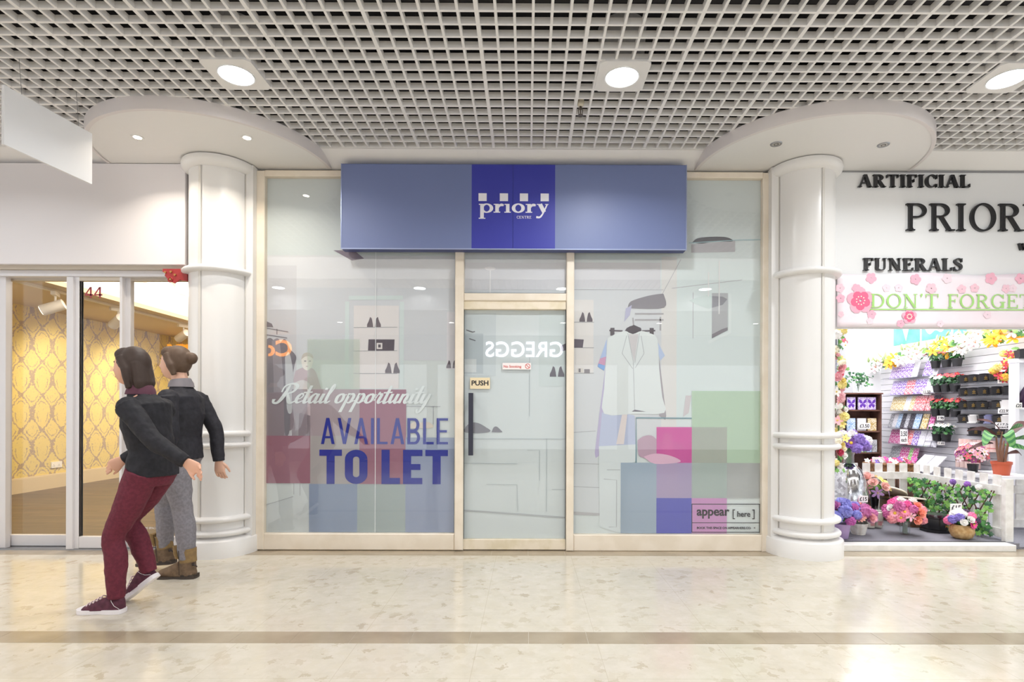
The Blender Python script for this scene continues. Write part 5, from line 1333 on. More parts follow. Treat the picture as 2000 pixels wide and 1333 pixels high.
kr = kal(['c8202c', 'd8303c', 'b81828'], 1); kw = kal(['f6f4f0', 'fafafa'], 2); km = kal(['d02838', 'f4f2f0', 'e04858'], 3)
seen = set()
for (px, z, proto, nm) in ((1829,1.72,kr,'red potted plant, left one in the top pot row'),(1850,1.72,kr,'red potted plant, middle one in the top pot row'),(1871,1.72,kw,'leafy potted plant with few white flowers, right one in the top pot row'),
        (1833,1.42,km,'red and white potted plant, left one in the second pot row'),(1849,1.42,km,'red and white potted plant, middle one in the second pot row'),(1867,1.42,kr,'red potted plant, right one in the second pot row'),
        (1830,1.116,kr,'red potted plant, left one in the third pot row'),(1847,1.116,kr,'red potted plant, middle one in the third pot row'),(1868,1.116,kr,'red potted plant, right one in the third pot row'),
        (1832,.81,kw,'white-flowered potted plant, left one in the lowest pot row'),(1850,.81,kw,'white-flowered potted plant, right one in the lowest pot row')):
    t = copy_tree(proto) if id(proto) in seen else proto; seen.add(id(proto))
    X_ = 5.17; t.location = (X_, wallp(px, X_), z); t['label'] = nm; t.rotation_euler.z = px*.37
for r, (z, a, b_) in enumerate(((1.72, 1820, 1882), (1.42, 1820, 1880), (1.116, 1820, 1880), (.81, 1822, 1864))):
    t = thing('acrylic_shelf', f'clear acrylic pot shelf, {ordn[r]} from the top under the potted plants', 'shelf', (SX, wallp((a+b_)/2, 5.17), z), 'acrylic pot shelves')
    MB().box(5.08, SX-.001, wallp(b_, 5.17), wallp(a, 5.17), z-.007, z-.001).build('ledge', acr, t)
    MB().box(5.075, 5.08, wallp(b_, 5.17), wallp(a, 5.17), z-.02, z-.001).build('lip', acr, t)
price('small white price tag under the third row of red potted plants', '7.95', (5.07, wallp(1839, 5.07), 1.10), .075, .055, -.3)
price('small white price tag under the white potted plants', '7.95', (5.07, wallp(1840, 5.07), .79), .075, .04, -.3)

# black memorial vases (square, tapered) and white ones
pb = mat('memorial_black', '2a2a2e', .35); pw = mat('memorial_white', 'eceae8', .4); pl = mat('memorial_lavender', '8f90b4', .4)
def sqvase(m, gold_):
    t = thing('square_memorial_vase', '', 'vase', (0,0,0), 'square memorial vases')
    mb = MB(); mb.lathe([(.0, 0), (.088, 0), (.088, .012), (.068, .013), (.080, .088), (.0, .088)], seg=4, a0=PI/4, a1=2*PI+PI/4); mb.build('body', m, t, False)
    mb = MB(); mb.smooth = True; mb.lathe([(.045, .088), (.05, .098), (.0, .104)], seg=16); mb.build('lid', m, t, False)
    if gold_:
        mb = MB()
        for z, w in ((.066, .004), (.054, .014), (.043, .011), (.030, .015)): mb.box(-w, w, -.0585, -.050, z, z+.0035)
        mb.build('gold_print', gold, t, False)
    return t
vb, vw, vl = sqvase(pb, True), sqvase(pw, False), sqvase(pl, False)
seen = set()
rows_v = [('top', 1.51, [(1886,vb),(1904,vb),(1925,vb),(1946,vb),(1966,vb)]), ('second', 1.357, [(1886,vb),(1903,vb),(1923,vb),(1949,vb),(1973,vb)]),
          ('third', 1.204, [(1885,vb),(1902,vb),(1920,vb),(1949,vb),(1970,vw)]), ('fourth', 1.045, [(1884,vb),(1906,vw),(1924,vb),(1937,vl),(1952,vb),(1971,vw)]), ('lowest', .90, [(1906,vb),(1950,vb)])]
cn = {id(vb): 'black', id(vw): 'white', id(vl): 'lavender'}
for rown, z, its in rows_v:
    a = wallp(its[0][0]-8, 5.15); b_ = wallp(1977, 5.15)
    t = thing('acrylic_shelf', f'clear acrylic shelf, {rown} one under the black memorial vases', 'shelf', (SX, (a+b_)/2, z), 'acrylic vase shelves')
    MB().box(5.07, SX-.001, b_, a, z-.007, z-.001).build('ledge', acr, t); MB().box(5.065, 5.07, b_, a, z-.02, z-.001).build('lip', acr, t)
    for j, (px, pr) in enumerate(its):
        t = copy_tree(pr) if id(pr) in seen else pr; seen.add(id(pr)); X_ = 5.165
        t.location = (X_, wallp(px, X_), z); t.rotation_euler.z = -.55+.06*math.sin(px)
        t['label'] = f'square {cn[id(pr)]} memorial vase, {ordn[j]} from the left on the {rown} vase shelf'
price('white price card at the right end of the top vase shelf', '£20.50', (5.058, wallp(1962, 5.058), 1.52), .10, .085, -.35, 0, 'ROSE')
price('white price tag on the third vase shelf', '£22.95', (5.058, wallp(1964, 5.058), 1.185), .11, .055, -.35)
price('white price tag hanging under the fourth vase shelf', '£17.50', (5.058, wallp(1963, 5.058), 1.03), .15, .07, -.3, 0, 'each')
# candle jars on two wall shelves
pc = mat('candle_pink', 'f0cdc6', .5); pr2 = mat('candle_band', 'd87a78', .5); dk = mat('candle_label_dark', '8a3044', .5)
def wjar(tall):
    t = thing('wall_candle', '', 'candle', (0,0,0), 'candles on the slatted wall')
    mb = MB(); mb.smooth = True; mb.lathe([(.0, 0), (.033, 0), (.033, .125), (.0, .125)], seg=18); mb.build('candle', pc, t, False)
    if tall:
        mb = MB(); mb.lathe([(.0338, .075), (.0338, .105)], seg=18); mb.build('wrapper', dk, t, False)
        mb = MB(); mb.smooth = True; mb.lathe([(.035, .0), (.035, .18), (.03, .19)], seg=18); mb.build('jar', clear_glass, t, False)
    else:
        mb = MB(); mb.lathe([(.0338, .035), (.0338, .045)], seg=18); mb.build('wrapper', pr2, t, False)
    return t
ja, jb = wjar(False), wjar(True)
first = {True: True, False: True}
for tall, z, pxs, rown in ((False, .73, (1881,1890,1899,1908,1917,1926,1935,1944), 'pink candle row'), (True, .52, (1875,1884,1893,1902,1911), 'low glass jar row')):
    for j, px in enumerate(pxs):
        pr_ = jb if tall else ja; t = pr_ if first[tall] else copy_tree(pr_); first[tall] = False; X_ = 5.17
        t.location = (X_, wallp(px, X_), z); t['label'] = f'pale pink candle, {ordn[j]} from the left in the {rown}'
    t = thing('acrylic_shelf', f'clear acrylic shelf under the {rown}', 'shelf', (SX, wallp(pxs[len(pxs)//2], 5.17), z), 'acrylic candle shelves')
    MB().box(5.08, SX-.001, wallp(pxs[-1]+6, 5.17), wallp(pxs[0]-5, 5.17), z-.007, z-.001).build('ledge', acr, t); MB().box(5.075, 5.08, wallp(pxs[-1]+6, 5.17), wallp(pxs[0]-5, 5.17), z-.02, z-.001).build('lip', acr, t)
price('small white price tag in front of the pink candles', '3.50', (5.07, wallp(1900, 5.07), .745), .045, .045, -.3)
price('white handwritten price card stuck in the pink flower bunch', '£4.99', (4.55, 5.56, .82), .10, .09, -.2, 0, 'BUNCH', .2)
# lilies along the top of the slats
def lilybunch(label, y, z, cols, n, R_, seed):
    t = thing('lily_bunch', label, 'flowers', (SX-.12, y, z), 'artificial lily bunches over the slatted wall'); rr = random.Random(seed)
    for i in range(n):
        a = rr.uniform(0, 6.28); r = R_*math.sqrt(rr.random())*1.05
        put('lily', fmesh('lily', cols[i % len(cols)], 'a86a30'), t, (rr.uniform(-.12, .02), r*math.cos(a)*1.5, r*math.sin(a)*.75), aim((-.8+rr.uniform(-.4,.4), -.9+rr.uniform(-.5,.5), rr.uniform(-.1,.9))), rr.uniform(.065, .092))
    for i in range(6):
        put('bud', fmesh('bud', 'a8c07a'), t, (rr.uniform(-.1, 0), rr.uniform(-1.6, 1.6)*R_, rr.uniform(.1, .8)*R_), aim((rr.uniform(-.6,.3), rr.uniform(-1,1), .7)), .08)
    mb = MB()
    for i in range(8):
        a = Vector((.06, rr.uniform(-1,1)*R_*.6, -.03)); mb.tube([a, a+Vector((-.1, rr.uniform(-.2,.2), rr.uniform(.0,.12)))], .004, 5)
    mb.tube([(.115, 0, -.02), (0, 0, 0)], .006, 6)
    mb.build('stem', greens[0], t, False)
    mb = MB()
    for i in range(10): ivy(mb, (rr.uniform(-.08, .05), rr.uniform(-1.5,1.5)*R_, rr.uniform(-.6,.6)*R_), .035, (-1, -.8, .4), rr.uniform(0,6), rr.choice((0,1)))
    mb.build('foliage', [greens[2], greens[0]], t, False)
yel = ['fbb81e', 'f6c63a', 'ffae14']; wht = ['fbfaf6', 'f4f0ee', 'f8ecee']; pnk = ['f6dfe4', 'fbf4f4', 'f2cfd8']
for (px, z, cols, n, R_, nm) in ((1712,1.86,pnk,4,.10,'pale pink lily bunch at the far left end over the card shelves'),(1738,1.885,yel,7,.11,'yellow lily bunch farthest left over the card shelves'),(1768,1.94,wht,7,.12,'white lily bunch right of the left yellow lilies'),(1797,1.95,pnk,7,.12,'pale pink lily bunch between two yellow bunches'),
        (1848,1.98,yel,8,.12,'yellow lily bunch above the top row of red pots'),(1880,2.0,wht,7,.12,'white lily bunch right of the middle yellow lilies'),(1911,2.0,pnk,8,.12,'pale pink lily bunch left of the large yellow lilies'),(1961,2.03,yel,10,.13,'large yellow lily bunch farthest right under the teal poster'),(1994,2.06,pnk,5,.1,'pale pink lily bunch at the right edge of the photo')):
    lilybunch(nm, wallp(px, SX-.15), z, cols, n, R_, px)
# mixed bunch at the white unit
t = thing('flower_bunch', 'red and yellow flower bunch leaning on the white shelf unit', 'flowers', (5.06, 5.80, 1.62))
rr = random.Random(11)
for i in range(16):
    put('carnation' if i % 2 else 'lily', fmesh('carnation' if i % 2 else 'lily', ['b4182c', 'f2c040', 'c8283a', 'f4dc80'][i % 4]), t, (rr.uniform(-.09, .10)+.05*(i/16), rr.uniform(-.06, .06), -.10+.30*i/16), aim((-.5+rr.uniform(-.5,.5), -1, .5)), .05)
put('leaf', fmesh('leaf', '7fb45a'), t, (.03, -.05, .22), aim((0,-1,.3)), .09)
mb = MB(); mb.tube([(.06, 0, -.16), (.04, .0, .2)], .012, 6); mb.build('stem', greens[0], t, False)
# white shelf unit on the right edge
t = thing('shelf_unit', 'tall white shelf unit cut by the right edge of the photo', 'shelf unit', (5.12, 5.60, .02))
su = mat('unit_white', 'eaeaf0', .4)
MB().box(4.98, 5.02, 5.575, 5.655, .02, 1.68).build('side', su, t); MB().box(5.44, 5.48, 5.575, 5.655, .02, 1.68).build('side', su, t)
MB().box(4.97, 5.49, 5.57, 5.655, 1.68, 1.72).build('top', su, t); MB().box(5.02, 5.44, 5.645, 5.655, .02, 1.68).build('back', su, t)
for z in (.4, .8, 1.2): MB().box(5.02, 5.44, 5.58, 5.645, z, z+.02).build('shelf', su, t)
t = copy_tree(vb); t.location = (5.08, 5.60, 1.721); t.rotation_euler.z = -.3; t['label'] = 'square black memorial vase standing on top of the white shelf unit'
price('white price tag on the upright of the white shelf unit', '£20', (5.01, 5.573, 1.24), .07, .06)
t = thing('cone_figure', 'dark purple bristly cone on the white shelf unit', 'ornament', (5.10, 5.61, 1.22))
mb = MB(); mb.lathe([(.03, 0), (.032, .02), (.05, .08), (.03, .16), (0, .22)], seg=14, wob=lambda a, z: 1+.18*math.sin(a*7+z*60)); mb.build('cone', mat('dark_purple', '3a2440', .6), t, False)
# white table with terracotta pot and striped-leaf plant
tb = thing('display_table', 'small white table carrying the terracotta potted plant', 'table', (4.62, 5.42, .02))
MB().box(4.40, 4.86, 5.16, 5.70, .535, .562).build('tabletop', su, tb)
for x in (4.44, 4.82):
    for y in (5.2, 5.66): MB().box(x-.02, x+.02, y-.02, y+.02, .02, .535).build('leg', su, tb)
t = thing('potted_plant', 'tall striped-leaf plant in a terracotta plastic pot on the white table', 'potted plant', (4.60, 5.30, .563))
terra = mat('terracotta', 'c0593a', .45)
mb = MB(); mb.smooth = True; mb.lathe([(.0, 0), (.062, 0), (.078, .105), (.084, .105), (.084, .13), (.078, .13), (.074, .115), (0, .11)], seg=28); mb.build('pot', terra, t, False)
stems = mat('plant_stem', '8a6450', .6); lg_ = mat('striped_leaf', '3a7443', .4); lu = mat('leaf_underside', '54302e', .5); stripe = mat('leaf_stripe', '6da35c', .4)
def bigleaf(base, mid, tip, w, under, seed):
    base, mid, tip = map(Vector, (base, mid, tip)); pts = smooth_path([tuple(base), tuple(mid), tuple(tip)], 7); n = len(pts); mb = MB(); mb.smooth = True
    pts = [Vector(p) for p in pts]; side = (tip-base).cross(Vector((0,0,1))); side = side.normalized() if side.length > 1e-4 else Vector((1,0,0)); side = (side+Vector((0, 0, .6*(1 if seed % 2 else -1)))).normalized()
    vs = []
    for i, p in enumerate(pts):
        ww = w*math.sin(PI*(i+.3)/(n-.4))**.8
        vs += [p-side*ww+Vector((0,0,.01)), p, p+side*ww+Vector((0,0,.01))]
    for i in range(n-1):
        mb.cur = 0; mb.add([], [])
        for k in range(2):
            mb.f.append([i*3+k, i*3+k+1, (i+1)*3+k+1, (i+1)*3+k]); mb.mi.append(1 if (i % 2 and not under) else 0); mb.sm.append(True)
    mb.v = [tuple(v) for v in vs]
    return mb.build('leaf', [lu, lu] if under else [lg_, stripe], t, False)
for (b0, b1) in (((-.02,0,.11), (-.07,-.02,.38)), ((.0,.01,.11), (-.01,-.02,.42)), ((.03,0,.11), (.08,0,.40)), ((.02,.02,.11), (.05,.03,.33))):
    mb = MB(); mb.tube([b0, ((b0[0]+b1[0])/2, b0[1], .26), b1], [.012, .010, .006], 8); mb.build('stalk', stems, t, False)
for (b0, m_, tp, w, u, s) in (((-.07,-.02,.36), (-.17,-.06,.40), (-.245,-.08,.28), .05, False, 1), ((-.05,0,.38), (-.18,.03,.44), (-.32,.02,.42), .035, True, 2), ((-.02,-.02,.40), (-.10,-.02,.50), (-.24,-.0,.53), .03, True, 1), ((0,-.02,.38), (-.02,-.1,.40), (.0,-.14,.26), .055, False, 2),
        ((.05,0,.40), (.07,-.06,.46), (.16,-.05,.47), .055, False, 1), ((.08,0,.38), (.18,.0,.48), (.30,.0,.49), .05, True, 2), ((.08,0,.33), (.2,-.04,.36), (.34,-.05,.32), .05, False, 1), ((.05,.03,.28), (.14,-.03,.27), (.22,-.05,.24), .045, False, 2), ((-.08,0,.30), (-.18,-.02,.30), (-.32,0,.24), .028, True, 1), ((.04,-.02,.2), (.1,-.06,.22), (.14,-.06,.19), .03, True, 2)):
    bigleaf(b0, m_, tp, w, u, s)
# pink bunch
t = thing('flower_bunch', 'bunch of pink and crimson blossoms left of the terracotta pot', 'flowers', (4.55, 5.58, .563))
mb = MB(); mb.smooth = True; mb.lathe([(.0, 0), (.04, 0), (.05, .08), (.0, .08)], seg=14); mb.build('holder', black_plastic, t, False)
dome(t, (-.01,0,.17), .15, fl_list([(('star','f2a0b4'),14),(('star','e0586a'),9),(('star','f8dfe4'),10),(('star','8a2f6a'),6)], 12), .042, 12, .95, -.45, 12)
# yellow flowers in a black bucket behind the fence post
t = thing('flower_bucket', 'black bucket of yellow flowers between the two white fences', 'flower pot', (5.02, 5.86-.0, .02))
t.location = (5.11, 5.80, .02)
mb = MB(); mb.smooth = True; mb.lathe([(.0, 0), (.06, 0), (.085, .26), (.078, .26), (.0, .2)], seg=18); mb.build('bucket', black_plastic, t, False)
dome(t, (0,0,.31), .11, fl_list([(('carnation','f6c82e'),9),(('rose','f8d84c'),5)], 2), .048, 13, 1.1, -.3, 6)
# tags on the display
price('white £15 card above the white basket of mauve flowers', '£15', (3.085, 5.02, .37), .085, .06, stake=.24)
price('white £15 card behind the pumpkin pot of flowers', '£15', (3.83, 4.88, .315), .11, .075, .05, stake=.17)
for nm, c in (('£15 card above the white basket', (3.085, 5.02)), ):
    pass
# garland of hanging flowers at the left edge of the opening
t = thing('flower_garland', 'hanging garland of pink and cream flowers along the right column edge', 'flowers', (2.955, 5.2, .75))
rr = random.Random(21); mb = MB(); mb.tube([(0,0,-.1), (.01,0,.55), (0,0,1.25)], .006, 6); mb.build('stem', greens[0], t, False)
for i in range(40):
    k = rr.choice(('rose', 'carnation', 'star')); put(NAMES[k], fmesh(k, rr.choice(['f2b0b8', 'f4ecd0', 'd8486a', 'f6f2ec', 'f0dc80'])), t, (rr.uniform(-.045,.045), rr.uniform(-.05,.03), -.1+1.35*i/40), aim((rr.uniform(-1,1), -1, .2)), rr.uniform(.035, .055))
mb = MB()
for i in range(60): ivy(mb, (rr.uniform(-.08,.08), rr.uniform(-.03,.05), rr.uniform(-.15,1.25)), .03, (rr.uniform(-.6,.6), -1, .3), rr.uniform(0,6), rr.choice((0,1)))
mb.build('foliage', [greens[0], greens[2]], t, False)

# ================================================================ the two people walking past (at rest in mid-stride)
def solid(mb, name, m, parent, voxel=.006, it=4, fac=.5, disp=0):
    """union of the lofted pieces as one continuous skin"""
    o = mb.build(name, m, None)
    r = o.modifiers.new('r', 'REMESH'); r.mode = 'VOXEL'; r.voxel_size = voxel
    s = o.modifiers.new('s', 'SMOOTH'); s.factor = fac; s.iterations = it
    if disp:
        tx = bpy.data.textures.new('folds', 'CLOUDS'); tx.noise_scale = .07; tx.noise_depth = 2
        d = o.modifiers.new('d', 'DISPLACE'); d.texture = tx; d.strength = disp; d.mid_level = .5
    dg = bpy.context.evaluated_depsgraph_get(); dg.update()
    me = bpy.data.meshes.new_from_object(o.evaluated_get(dg)); me.name = name
    bpy.data.objects.remove(o)
    me.materials.clear(); me.materials.append(m)
    me.polygons.foreach_set('use_smooth', [True]*len(me.polygons))
    o = bpy.data.objects.new(name, me); COL.objects.link(o); o.parent = parent
    return o
def limb(mb, pts, rs, seg=16, n=5):
    k = [(*p, r) for p, r in zip(pts, rs)]; s = smooth_path(k, n)
    mb.tube([a[:3] for a in s], [a[3] for a in s], seg)
def head_fn(k, grow=1.0):
    def fn(d, q_):
        q_ = Vector(q_); t = max(0, -d.z)
        q_.y *= 1-.26*t*t; q_.x -= .016*t*k
        if d.x > 0: q_.x *= 1-.22*t
        if grow == 1.0:
            g = lambda y, z, sy, sz: math.exp(-((d.y-y)/sy)**2-((d.z-z)/sz)**2) if d.x < 0 else 0
            q_.x -= k*(.020*g(0, -.20, .12, .11)+.011*g(0, -.02, .10, .16)+.006*g(0, -.50, .2, .07)+.007*g(0, -.64, .2, .07)+.010*g(0, -.86, .22, .12)+.004*g(0, .22, .4, .1))
            q_.x += k*(.009*g(.33, .02, .15, .10)+.009*g(-.33, .02, .15, .10))
        return q_
    return fn
def hand(mb, wrist, dirv, side, k, curl=.5):
    """palm, four unequal bent fingers and a thumb leaving the side of the palm"""
    w = Vector(wrist); d = Vector(dirv).normalized(); s = Vector(side).normalized(); nrm = d.cross(s).normalized()
    mb.tube([w-d*.01*k, w+d*.03*k, w+d*.07*k, w+d*.092*k], [(.018*k, .024*k), (.016*k, .036*k), (.015*k, .042*k), (.010*k, .038*k)], 14, up=nrm)
    for i, (off, L_) in enumerate(((-.031, .068), (-.0105, .078), (.0105, .072), (.031, .056))):
        p = w+d*.085*k+s*off*k; pts = [p]; a = .15
        for seg_, fr in ((.42, .6), (.32, 1.0), (.26, .9)):
            a += curl*fr; p = p+(d*math.cos(a)+nrm*math.sin(a))*L_*seg_*k; pts.append(p)
        mb.tube(pts, [.0086*k, .0082*k, .0076*k, .0058*k], 8)
    p = w+d*.022*k-s*.030*k; pts = [p]
    for v in ((-.7, .75, .2), (-.35, .9, .4), (-.1, .9, .5)):
        p = p+(s*v[0]+d*v[1]+nrm*v[2]).normalized()*.029*k; pts.append(p)
    mb.tube(pts, [.0115*k, .0105*k, .0095*k, .0066*k], 8)
def ears_and_face(t, hc, k, hair_c, eye='4a3a30'):
    for s in (-1, 1):
        mb = MB(); mb.smooth = True; mb.ball((hc.x-.0715*k, hc.y+s*.030*k, hc.z+.003*k), .0125*k, 14, 10); mb.build('eye', mat('eye_white', 'e8e4e0', .25), t, False)
        mb = MB(); mb.smooth = True; mb.ball((hc.x-.0805*k, hc.y+s*.030*k, hc.z+.003*k), (.004*k, .006*k, .006*k), 10, 8); mb.build('iris', mat('iris_'+eye, eye, .2), t, False)
        mb = MB(); mb.tube([(hc.x-.087*k, hc.y+s*.016*k, hc.z+.026*k), (hc.x-.083*k, hc.y+s*.032*k, hc.z+.031*k), (hc.x-.070*k, hc.y+s*.048*k, hc.z+.026*k)], .0035*k, 6); mb.build('eyebrow', mat('hair_'+hair_c, hair_c, .6), t, False)
    mb = MB(); mb.smooth = True
    mb.tube([(hc.x-.084*k, hc.y-.022*k, hc.z-.066*k), (hc.x-.0925*k, hc.y, hc.z-.063*k), (hc.x-.084*k, hc.y+.022*k, hc.z-.066*k)], [.002*k, .006*k, .002*k], 8); mb.build('lips', mat('lips', 'b4675f', .4), t, False)
def shoe_sole(mb, pts, z0, z1): mb.slab(pts, z0, z1)
def foot_outline(L_, w, toe=.5):
    """plan outline, heel at x=+L/2, toe at -L/2"""
    return smooth_path([(L_*.5, 0), (L_*.46, w*.34), (L_*.25, w*.42), (0, w*.36), (-L_*.22, w*.5), (-L_*.40, w*.42), (-L_*.5, .0), (-L_*.40, -w*.40), (-L_*.22, -w*.48), (0, -w*.36), (L_*.25, -w*.42), (L_*.46, -w*.34), (L_*.5, 0)], 4)[:-1]
def sneaker(t, loc, rot):
    s = bpy.data.objects.new('sneaker', None); COL.objects.link(s); s.parent = t; s.location = loc; s.rotation_euler = rot; L_ = .27
    mb = MB(); o = foot_outline(L_, .098); mb.slab(o, 0, .026); so = mb.build('sole', mat('sneaker_rubber', 'e4dfe2', .5), s, False, bevel=.003)
    mb = MB(); mb.smooth = True
    sec = [(-.118, .026, .030), (-.10, .038, .036), (-.07, .044, .045), (-.03, .042, .063), (.01, .038, .083), (.05, .036, .098), (.09, .035, .102), (.12, .030, .096), (.130, .016, .070)]
    vs = []
    for x, w, h in sec:
        for i in range(13):
            a = PI*i/12; vs.append((x, w*math.cos(a), .022+(h-.022)*math.sin(a)**.75))
    fs = [(j*13+i, j*13+i+1, (j+1)*13+i+1, (j+1)*13+i) for j in range(len(sec)-1) for i in range(12)]+[list(range(13)), [(len(sec)-1)*13+i for i in range(13)]]
    mb.add(vs, fs); mb.build('upper', mottled('sneaker_canvas', '4c2634', '5c3040', 30, .8), s, False)
    mb = MB(); mb.smooth = True
    vs = []
    for x, w, h in [(-.131, .018, .026), (-.118, .030, .033), (-.10, .0395, .0385), (-.083, .043, .0425)]:
        for i in range(13):
            a = PI*i/12; vs.append((x, w*math.cos(a), .020+(h-.020)*math.sin(a)**.75))
    mb.add(vs, [(j*13+i, j*13+i+1, (j+1)*13+i+1, (j+1)*13+i) for j in range(3) for i in range(12)]); mb.build('toe_cap', MATS['sneaker_rubber'], s, False)
    for k in range(5):
        x = -.070+.020*k; z = .046+.0108*k*1.02
        mb = MB(); mb.tube([(x+.004, -.026, z-.006), (x, -.012, z+.004), (x-.002, .0, z+.007), (x, .012, z+.004), (x+.004, .026, z-.006)], .0032, 6); mb.build('lace', mat('lace_pink', 'd9c2cc', .7), s, False)
    mb = MB(); mb.tube([(x_, y_, z_) for x_, y_, z_ in ((.125,-.030,.030),(.100,-.0362,.050),(.085,-.0368,.075),(.08,-.0372,.095))], .0012, 5); mb.build('stitching', MATS['sneaker_rubber'], s, False)
    return s
def boot(t, loc, rot):
    s = bpy.data.objects.new('ankle_boot', None); COL.objects.link(s); s.parent = t; s.location = loc; s.rotation_euler = rot; L_ = .283
    mb = MB(); mb.slab(foot_outline(L_, .104), 0, .016); mb.box(.045, .136, -.036, .036, 0, .028); mb.build('sole', mat('boot_sole', '40362f', .6), s, False)
    suede = mottled('boot_suede', '6c5947', '7a6550', 40, .85); tan = mottled('boot_tan', '846c4b', '90774f', 40, .85)
    mb = MB()
    k = smooth_path([(-.122, 0, .030, .017, .030), (-.10, 0, .036, .024, .041), (-.06, 0, .044, .032, .046), (-.01, 0, .056, .044, .041), (.03, 0, .066, .054, .038)], 4)
    mb.tube([a[:3] for a in k], [(a[3], a[4]) for a in k], 18, up=(0, 0, 1))
    mb.tube([(.085, 0, .02), (.08, 0, .07), (.075, 0, .12), (.072, 0, .20)], [(.048, .038), (.052, .040), (.053, .043), (.056, .047)], 18, up=(1, 0, 0))
    mb.ball((.02, 0, .05), (.085, .038, .05), 16, 10); mb.ball((.095, 0, .04), (.042, .037, .04), 14, 8)
    mb.box(-.11, .12, -.033, .033, .014, .03)
    solid(mb, 'upper', suede, s, .004, 5)
    mb = MB(); mb.smooth = True
    mb.tube([(.079, 0, .112), (.0755, 0, .15), (.072, 0, .206)], [(.0555, .0455), (.056, .047), (.0590, .0500)], 20, up=(1, 0, 0)); mb.build('ankle_panel', tan, s, False)
    mb = MB(); mb.smooth = True; mb.tube([(.012, -.012, .135), (.002, -.016, .175), (.004, -.02, .225), (.014, -.01, .225), (.024, .0, .17)], [.012, .016, .02, .016, .012], 8); mb.build('tongue', tan, s, False)
    mb = MB(); mb.tube([(.045, -.0475, .03), (.042, -.0475, .09), (.040, -.049, .2)], .0026, 6); mb.build('zip', mat('zip_dark', '463a32', .4, .5), s, False)
    mb = MB(); mb.tube([(.122, -.02, .098), (.137, -.03, .10), (.150, -.035, .094), (.158, -.03, .085)], [.006, .007, .006, .004], 6); mb.box(.118, .128, -.028, -.008, .09, .108); mb.build('strap', mat('strap_dark', '3a302a', .6), s, False)
    return s

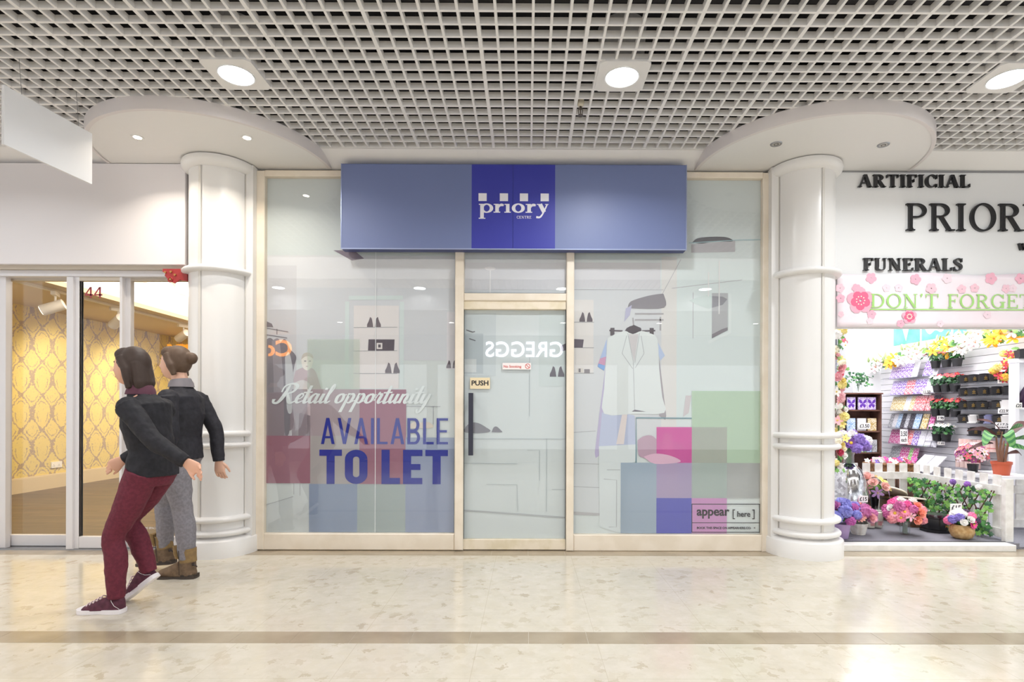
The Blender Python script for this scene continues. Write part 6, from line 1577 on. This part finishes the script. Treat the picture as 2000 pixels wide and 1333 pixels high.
# ---- woman nearer the camera: black jacket, maroon skinny trousers, canvas sneakers
k = .93
A = thing('person', 'person nearer the camera in black jacket, maroon trousers and low sneakers, striding left', 'person', (-2.21, 3.24, 0))
skinA = mat('skin_light', 'd8a68c', .5)
def build_person(t, k, J, hair, hair_c, jacket_m, trouser_m, skin, top_m, hem, hairlong, jr=1.0):
    V3 = lambda n_: Vector(J[n_])
    mb = MB(); hc = V3('head')
    # head, neck, trunk
    mb.ball(hc, (.094*k, .074*k, .116*k), 40, 30, head_fn(k))
    for s in (-1, 1): mb.ball(hc+Vector((.012*k, s*.074*k, -.005*k)), (.020*k, .009*k, .030*k), 10, 8)
    mb.tube([hc+Vector((.025*k, 0, -.07*k)), V3('neck')+Vector((.0, 0, .02)), V3('chest')+Vector((.01, 0, .12*k))], [(.052*k, .050*k), (.052*k, .052*k), (.07*k, .09*k)], 18, up=(1, 0, 0))
    mb.tube([V3('hip')-Vector((0,0,.06)), V3('hip'), V3('waist'), V3('chest'), V3('chest')+Vector((0,0,.12*k)), V3('neck')], [(.085*k,.12*k),(.095*k,.145*k),(.078*k,.118*k),(.095*k,.140*k),(.08*k,.150*k),(.055*k,.06*k)], 22, up=(1,0,0))
    for s in ('n', 'f'):
        limb(mb, [J['hip_'+s], J['knee_'+s], J['ankle_'+s]], [.066*k, .042*k, .030*k])
        limb(mb, [J['sh_'+s], J['el_'+s], J['wr_'+s]], [.046*k, .036*k, .024*k])
        d = (V3('wr_'+s)-V3('el_'+s)); hand(mb, V3('wr_'+s), d, (0, 0, 1) if abs(d.normalized().z) < .75 else (-1, 0, 0), k, .38)
        a = V3('ankle_'+s); mb.tube([a, a+Vector(J['toe_'+s])*.03], [.030*k, .026*k], 10)
    solid(mb, 'body', skin, t, .0042, 3)
    ears_and_face(t, hc, k, hair_c)
    # trousers
    mb = MB()
    mb.tube([V3('hip')-Vector((0,0,.085*k)), V3('hip')-Vector((0,0,.03*k)), V3('hip')+Vector((0,0,.08*k)), V3('waist')], [(.09*k,.13*k),(.112*k,.158*k),(.103*k,.148*k),(.09*k,.13*k)], 22, up=(1,0,0))
    for s in ('n', 'f'):
        H, K, N = V3('hip_'+s), V3('knee_'+s), V3('ankle_'+s); calf = K*.62+N*.38+Vector((.010*k, 0, 0))
        limb(mb, [H+Vector((0,0,.03)), H*.5+K*.5, K, calf, N], [.095*k*jr, .082*k*jr, .060*k*jr, .062*k*jr, .046*k*jr])
    solid(mb, 'trousers', trouser_m, t, .0055, 4, disp=.012)
    # jacket
    mb = MB()
    mb.tube([V3('hip')+Vector((0,0,hem)), V3('hip')+Vector((0,0,.09*k)), V3('waist'), V3('chest'), V3('chest')+Vector((.005,0,.115*k)), V3('neck')+Vector((.0,0,-.02)), V3('neck')+Vector((0,0,.025))],
            [(.128*k,.176*k),(.120*k,.166*k),(.106*k,.150*k),(.122*k,.172*k),(.105*k,.178*k),(.074*k,.085*k),(.066*k,.070*k)], 24, up=(1,0,0))
    for s in ('n', 'f'):
        S, E, Wr = V3('sh_'+s), V3('el_'+s), V3('wr_'+s)
        mb.ball(S+Vector((0,-.012 if S.y > Vector(J['neck']).y else .012,-.006)), .066*k, 16, 12)
        limb(mb, [S, S*.5+E*.5, E, E*.45+Wr*.55, Wr+(Wr-E).normalized()*.005], [.068*k, .060*k, .052*k, .047*k, .040*k])
    solid(mb, 'jacket', jacket_m, t, .0055, 4, disp=.012)
    mb = MB(); mb.smooth = True
    mb.tube([V3('neck')+Vector((.0, 0, -.005)), V3('neck')+Vector((.0, 0, .02)), V3('neck')+Vector((-.004, 0, .05))], [(.084*k,.084*k),(.079*k,.079*k),(.064*k,.066*k)], 20, up=(1,0,0)); mb.build('collar', top_m, t, False)
    # hair
    mb = MB(); hm = mat('hair_'+hair_c, hair_c, .55)
    mb.ball(hc+Vector((.020*k, 0, .020*k)), (.098*k, .084*k, .110*k), 30, 20)
    mb.ball(hc+Vector((-.035*k, 0, .075*k)), (.055*k, .062*k, .048*k), 20, 12)
    for s in (-1, 1): mb.tube([hc+Vector((-.02*k, s*.068*k, .06*k)), hc+Vector((.02*k, s*.080*k, -.02*k)), hc+Vector((.04*k, s*.072*k, -.10*k*hairlong))], [.026*k, .026*k, .018*k], 10)
    if hairlong > 1: mb.tube([hc+Vector((.06*k,0,.02)), hc+Vector((.085*k,0,-.10*k)), hc+Vector((.085*k,0,-.19*k))], [(.05*k,.08*k),(.045*k,.085*k),(.025*k,.06*k)], 16, up=(1,0,0))
    else: mb.ball(hc+Vector((.115*k, 0, .035*k)), .045*k, 14, 10)
    solid(mb, 'hair', hm, t, .005, 3, disp=.008)
black_j = mottled('jacket_black', '1d1c21', '242329', 40, .75); maroon = mottled('trousers_maroon', '5c2030', '682636', 60, .8)
grey_t = mottled('trousers_grey', '7c797f', '88858c', 60, .8); char = mottled('jacket_charcoal', '26252b', '2d2c33', 40, .75)
J = dict(head=(-.130,0,1.420), neck=(-.072,0,1.262), chest=(-.036,0,1.08), waist=(-.006,0,.93), hip=(0,0,.80),
         hip_n=(0,-.085,.78), knee_n=(-.165,-.085,.435), ankle_n=(-.150,-.085,.085), toe_n=(-1,0,0),
         hip_f=(0,.085,.78), knee_f=(-.20,.085,.50), ankle_f=(-.075,.085,.185), toe_f=(-.6,0,-.8),
         sh_n=(-.028,-.172,1.185), el_n=(.145,-.215,1.00), wr_n=(.318,-.205,.88), sh_f=(-.045,.172,1.185), el_f=(-.13,.215,.96), wr_f=(-.29,.17,.86))
build_person(A, k, J, None, '3a2a22', black_j, maroon, skinA, mat('scarf_plum', '5a3242', .8), -.02, 1.4)
sneaker(A, (-.235, -.085, 0), (0, 0, 0)); sneaker(A, (-.128, .085, .075), (0, math.radians(-38), 0))
# ---- second walker beyond: charcoal jacket, grey trousers, brown ankle boots
B = thing('person', 'person farther from the camera in charcoal jacket, grey trousers and brown ankle boots', 'person', (-2.46, 3.90, 0))
k2 = .98
J = dict(head=(-.045,0,1.50), neck=(.0,0,1.335), chest=(.015,0,1.14), waist=(.01,0,.98), hip=(0,0,.85),
         hip_n=(0,-.085,.83), knee_n=(.065,-.085,.47), ankle_n=(.095,-.085,.13), toe_n=(-1,0,0),
         hip_f=(0,.085,.83), knee_f=(-.17,.085,.50), ankle_f=(-.17,.085,.17), toe_f=(-1,0,-.1),
         sh_n=(.02,-.185,1.25), el_n=(.07,-.225,.99), wr_n=(-.02,-.215,.77), sh_f=(.01,.185,1.25), el_f=(.12,.22,1.02), wr_f=(.15,.21,.79))
build_person(B, k2, J, None, '5b4636', char, grey_t, mat('skin_fair', 'e0b29a', .5), mat('scarf_grey', '8a8488', .8), -.03, .9, 1.08)
boot(B, (.028, -.085, 0), (0, 0, 0)); boot(B, (-.235, .085, .045), (0, math.radians(-4), 0))
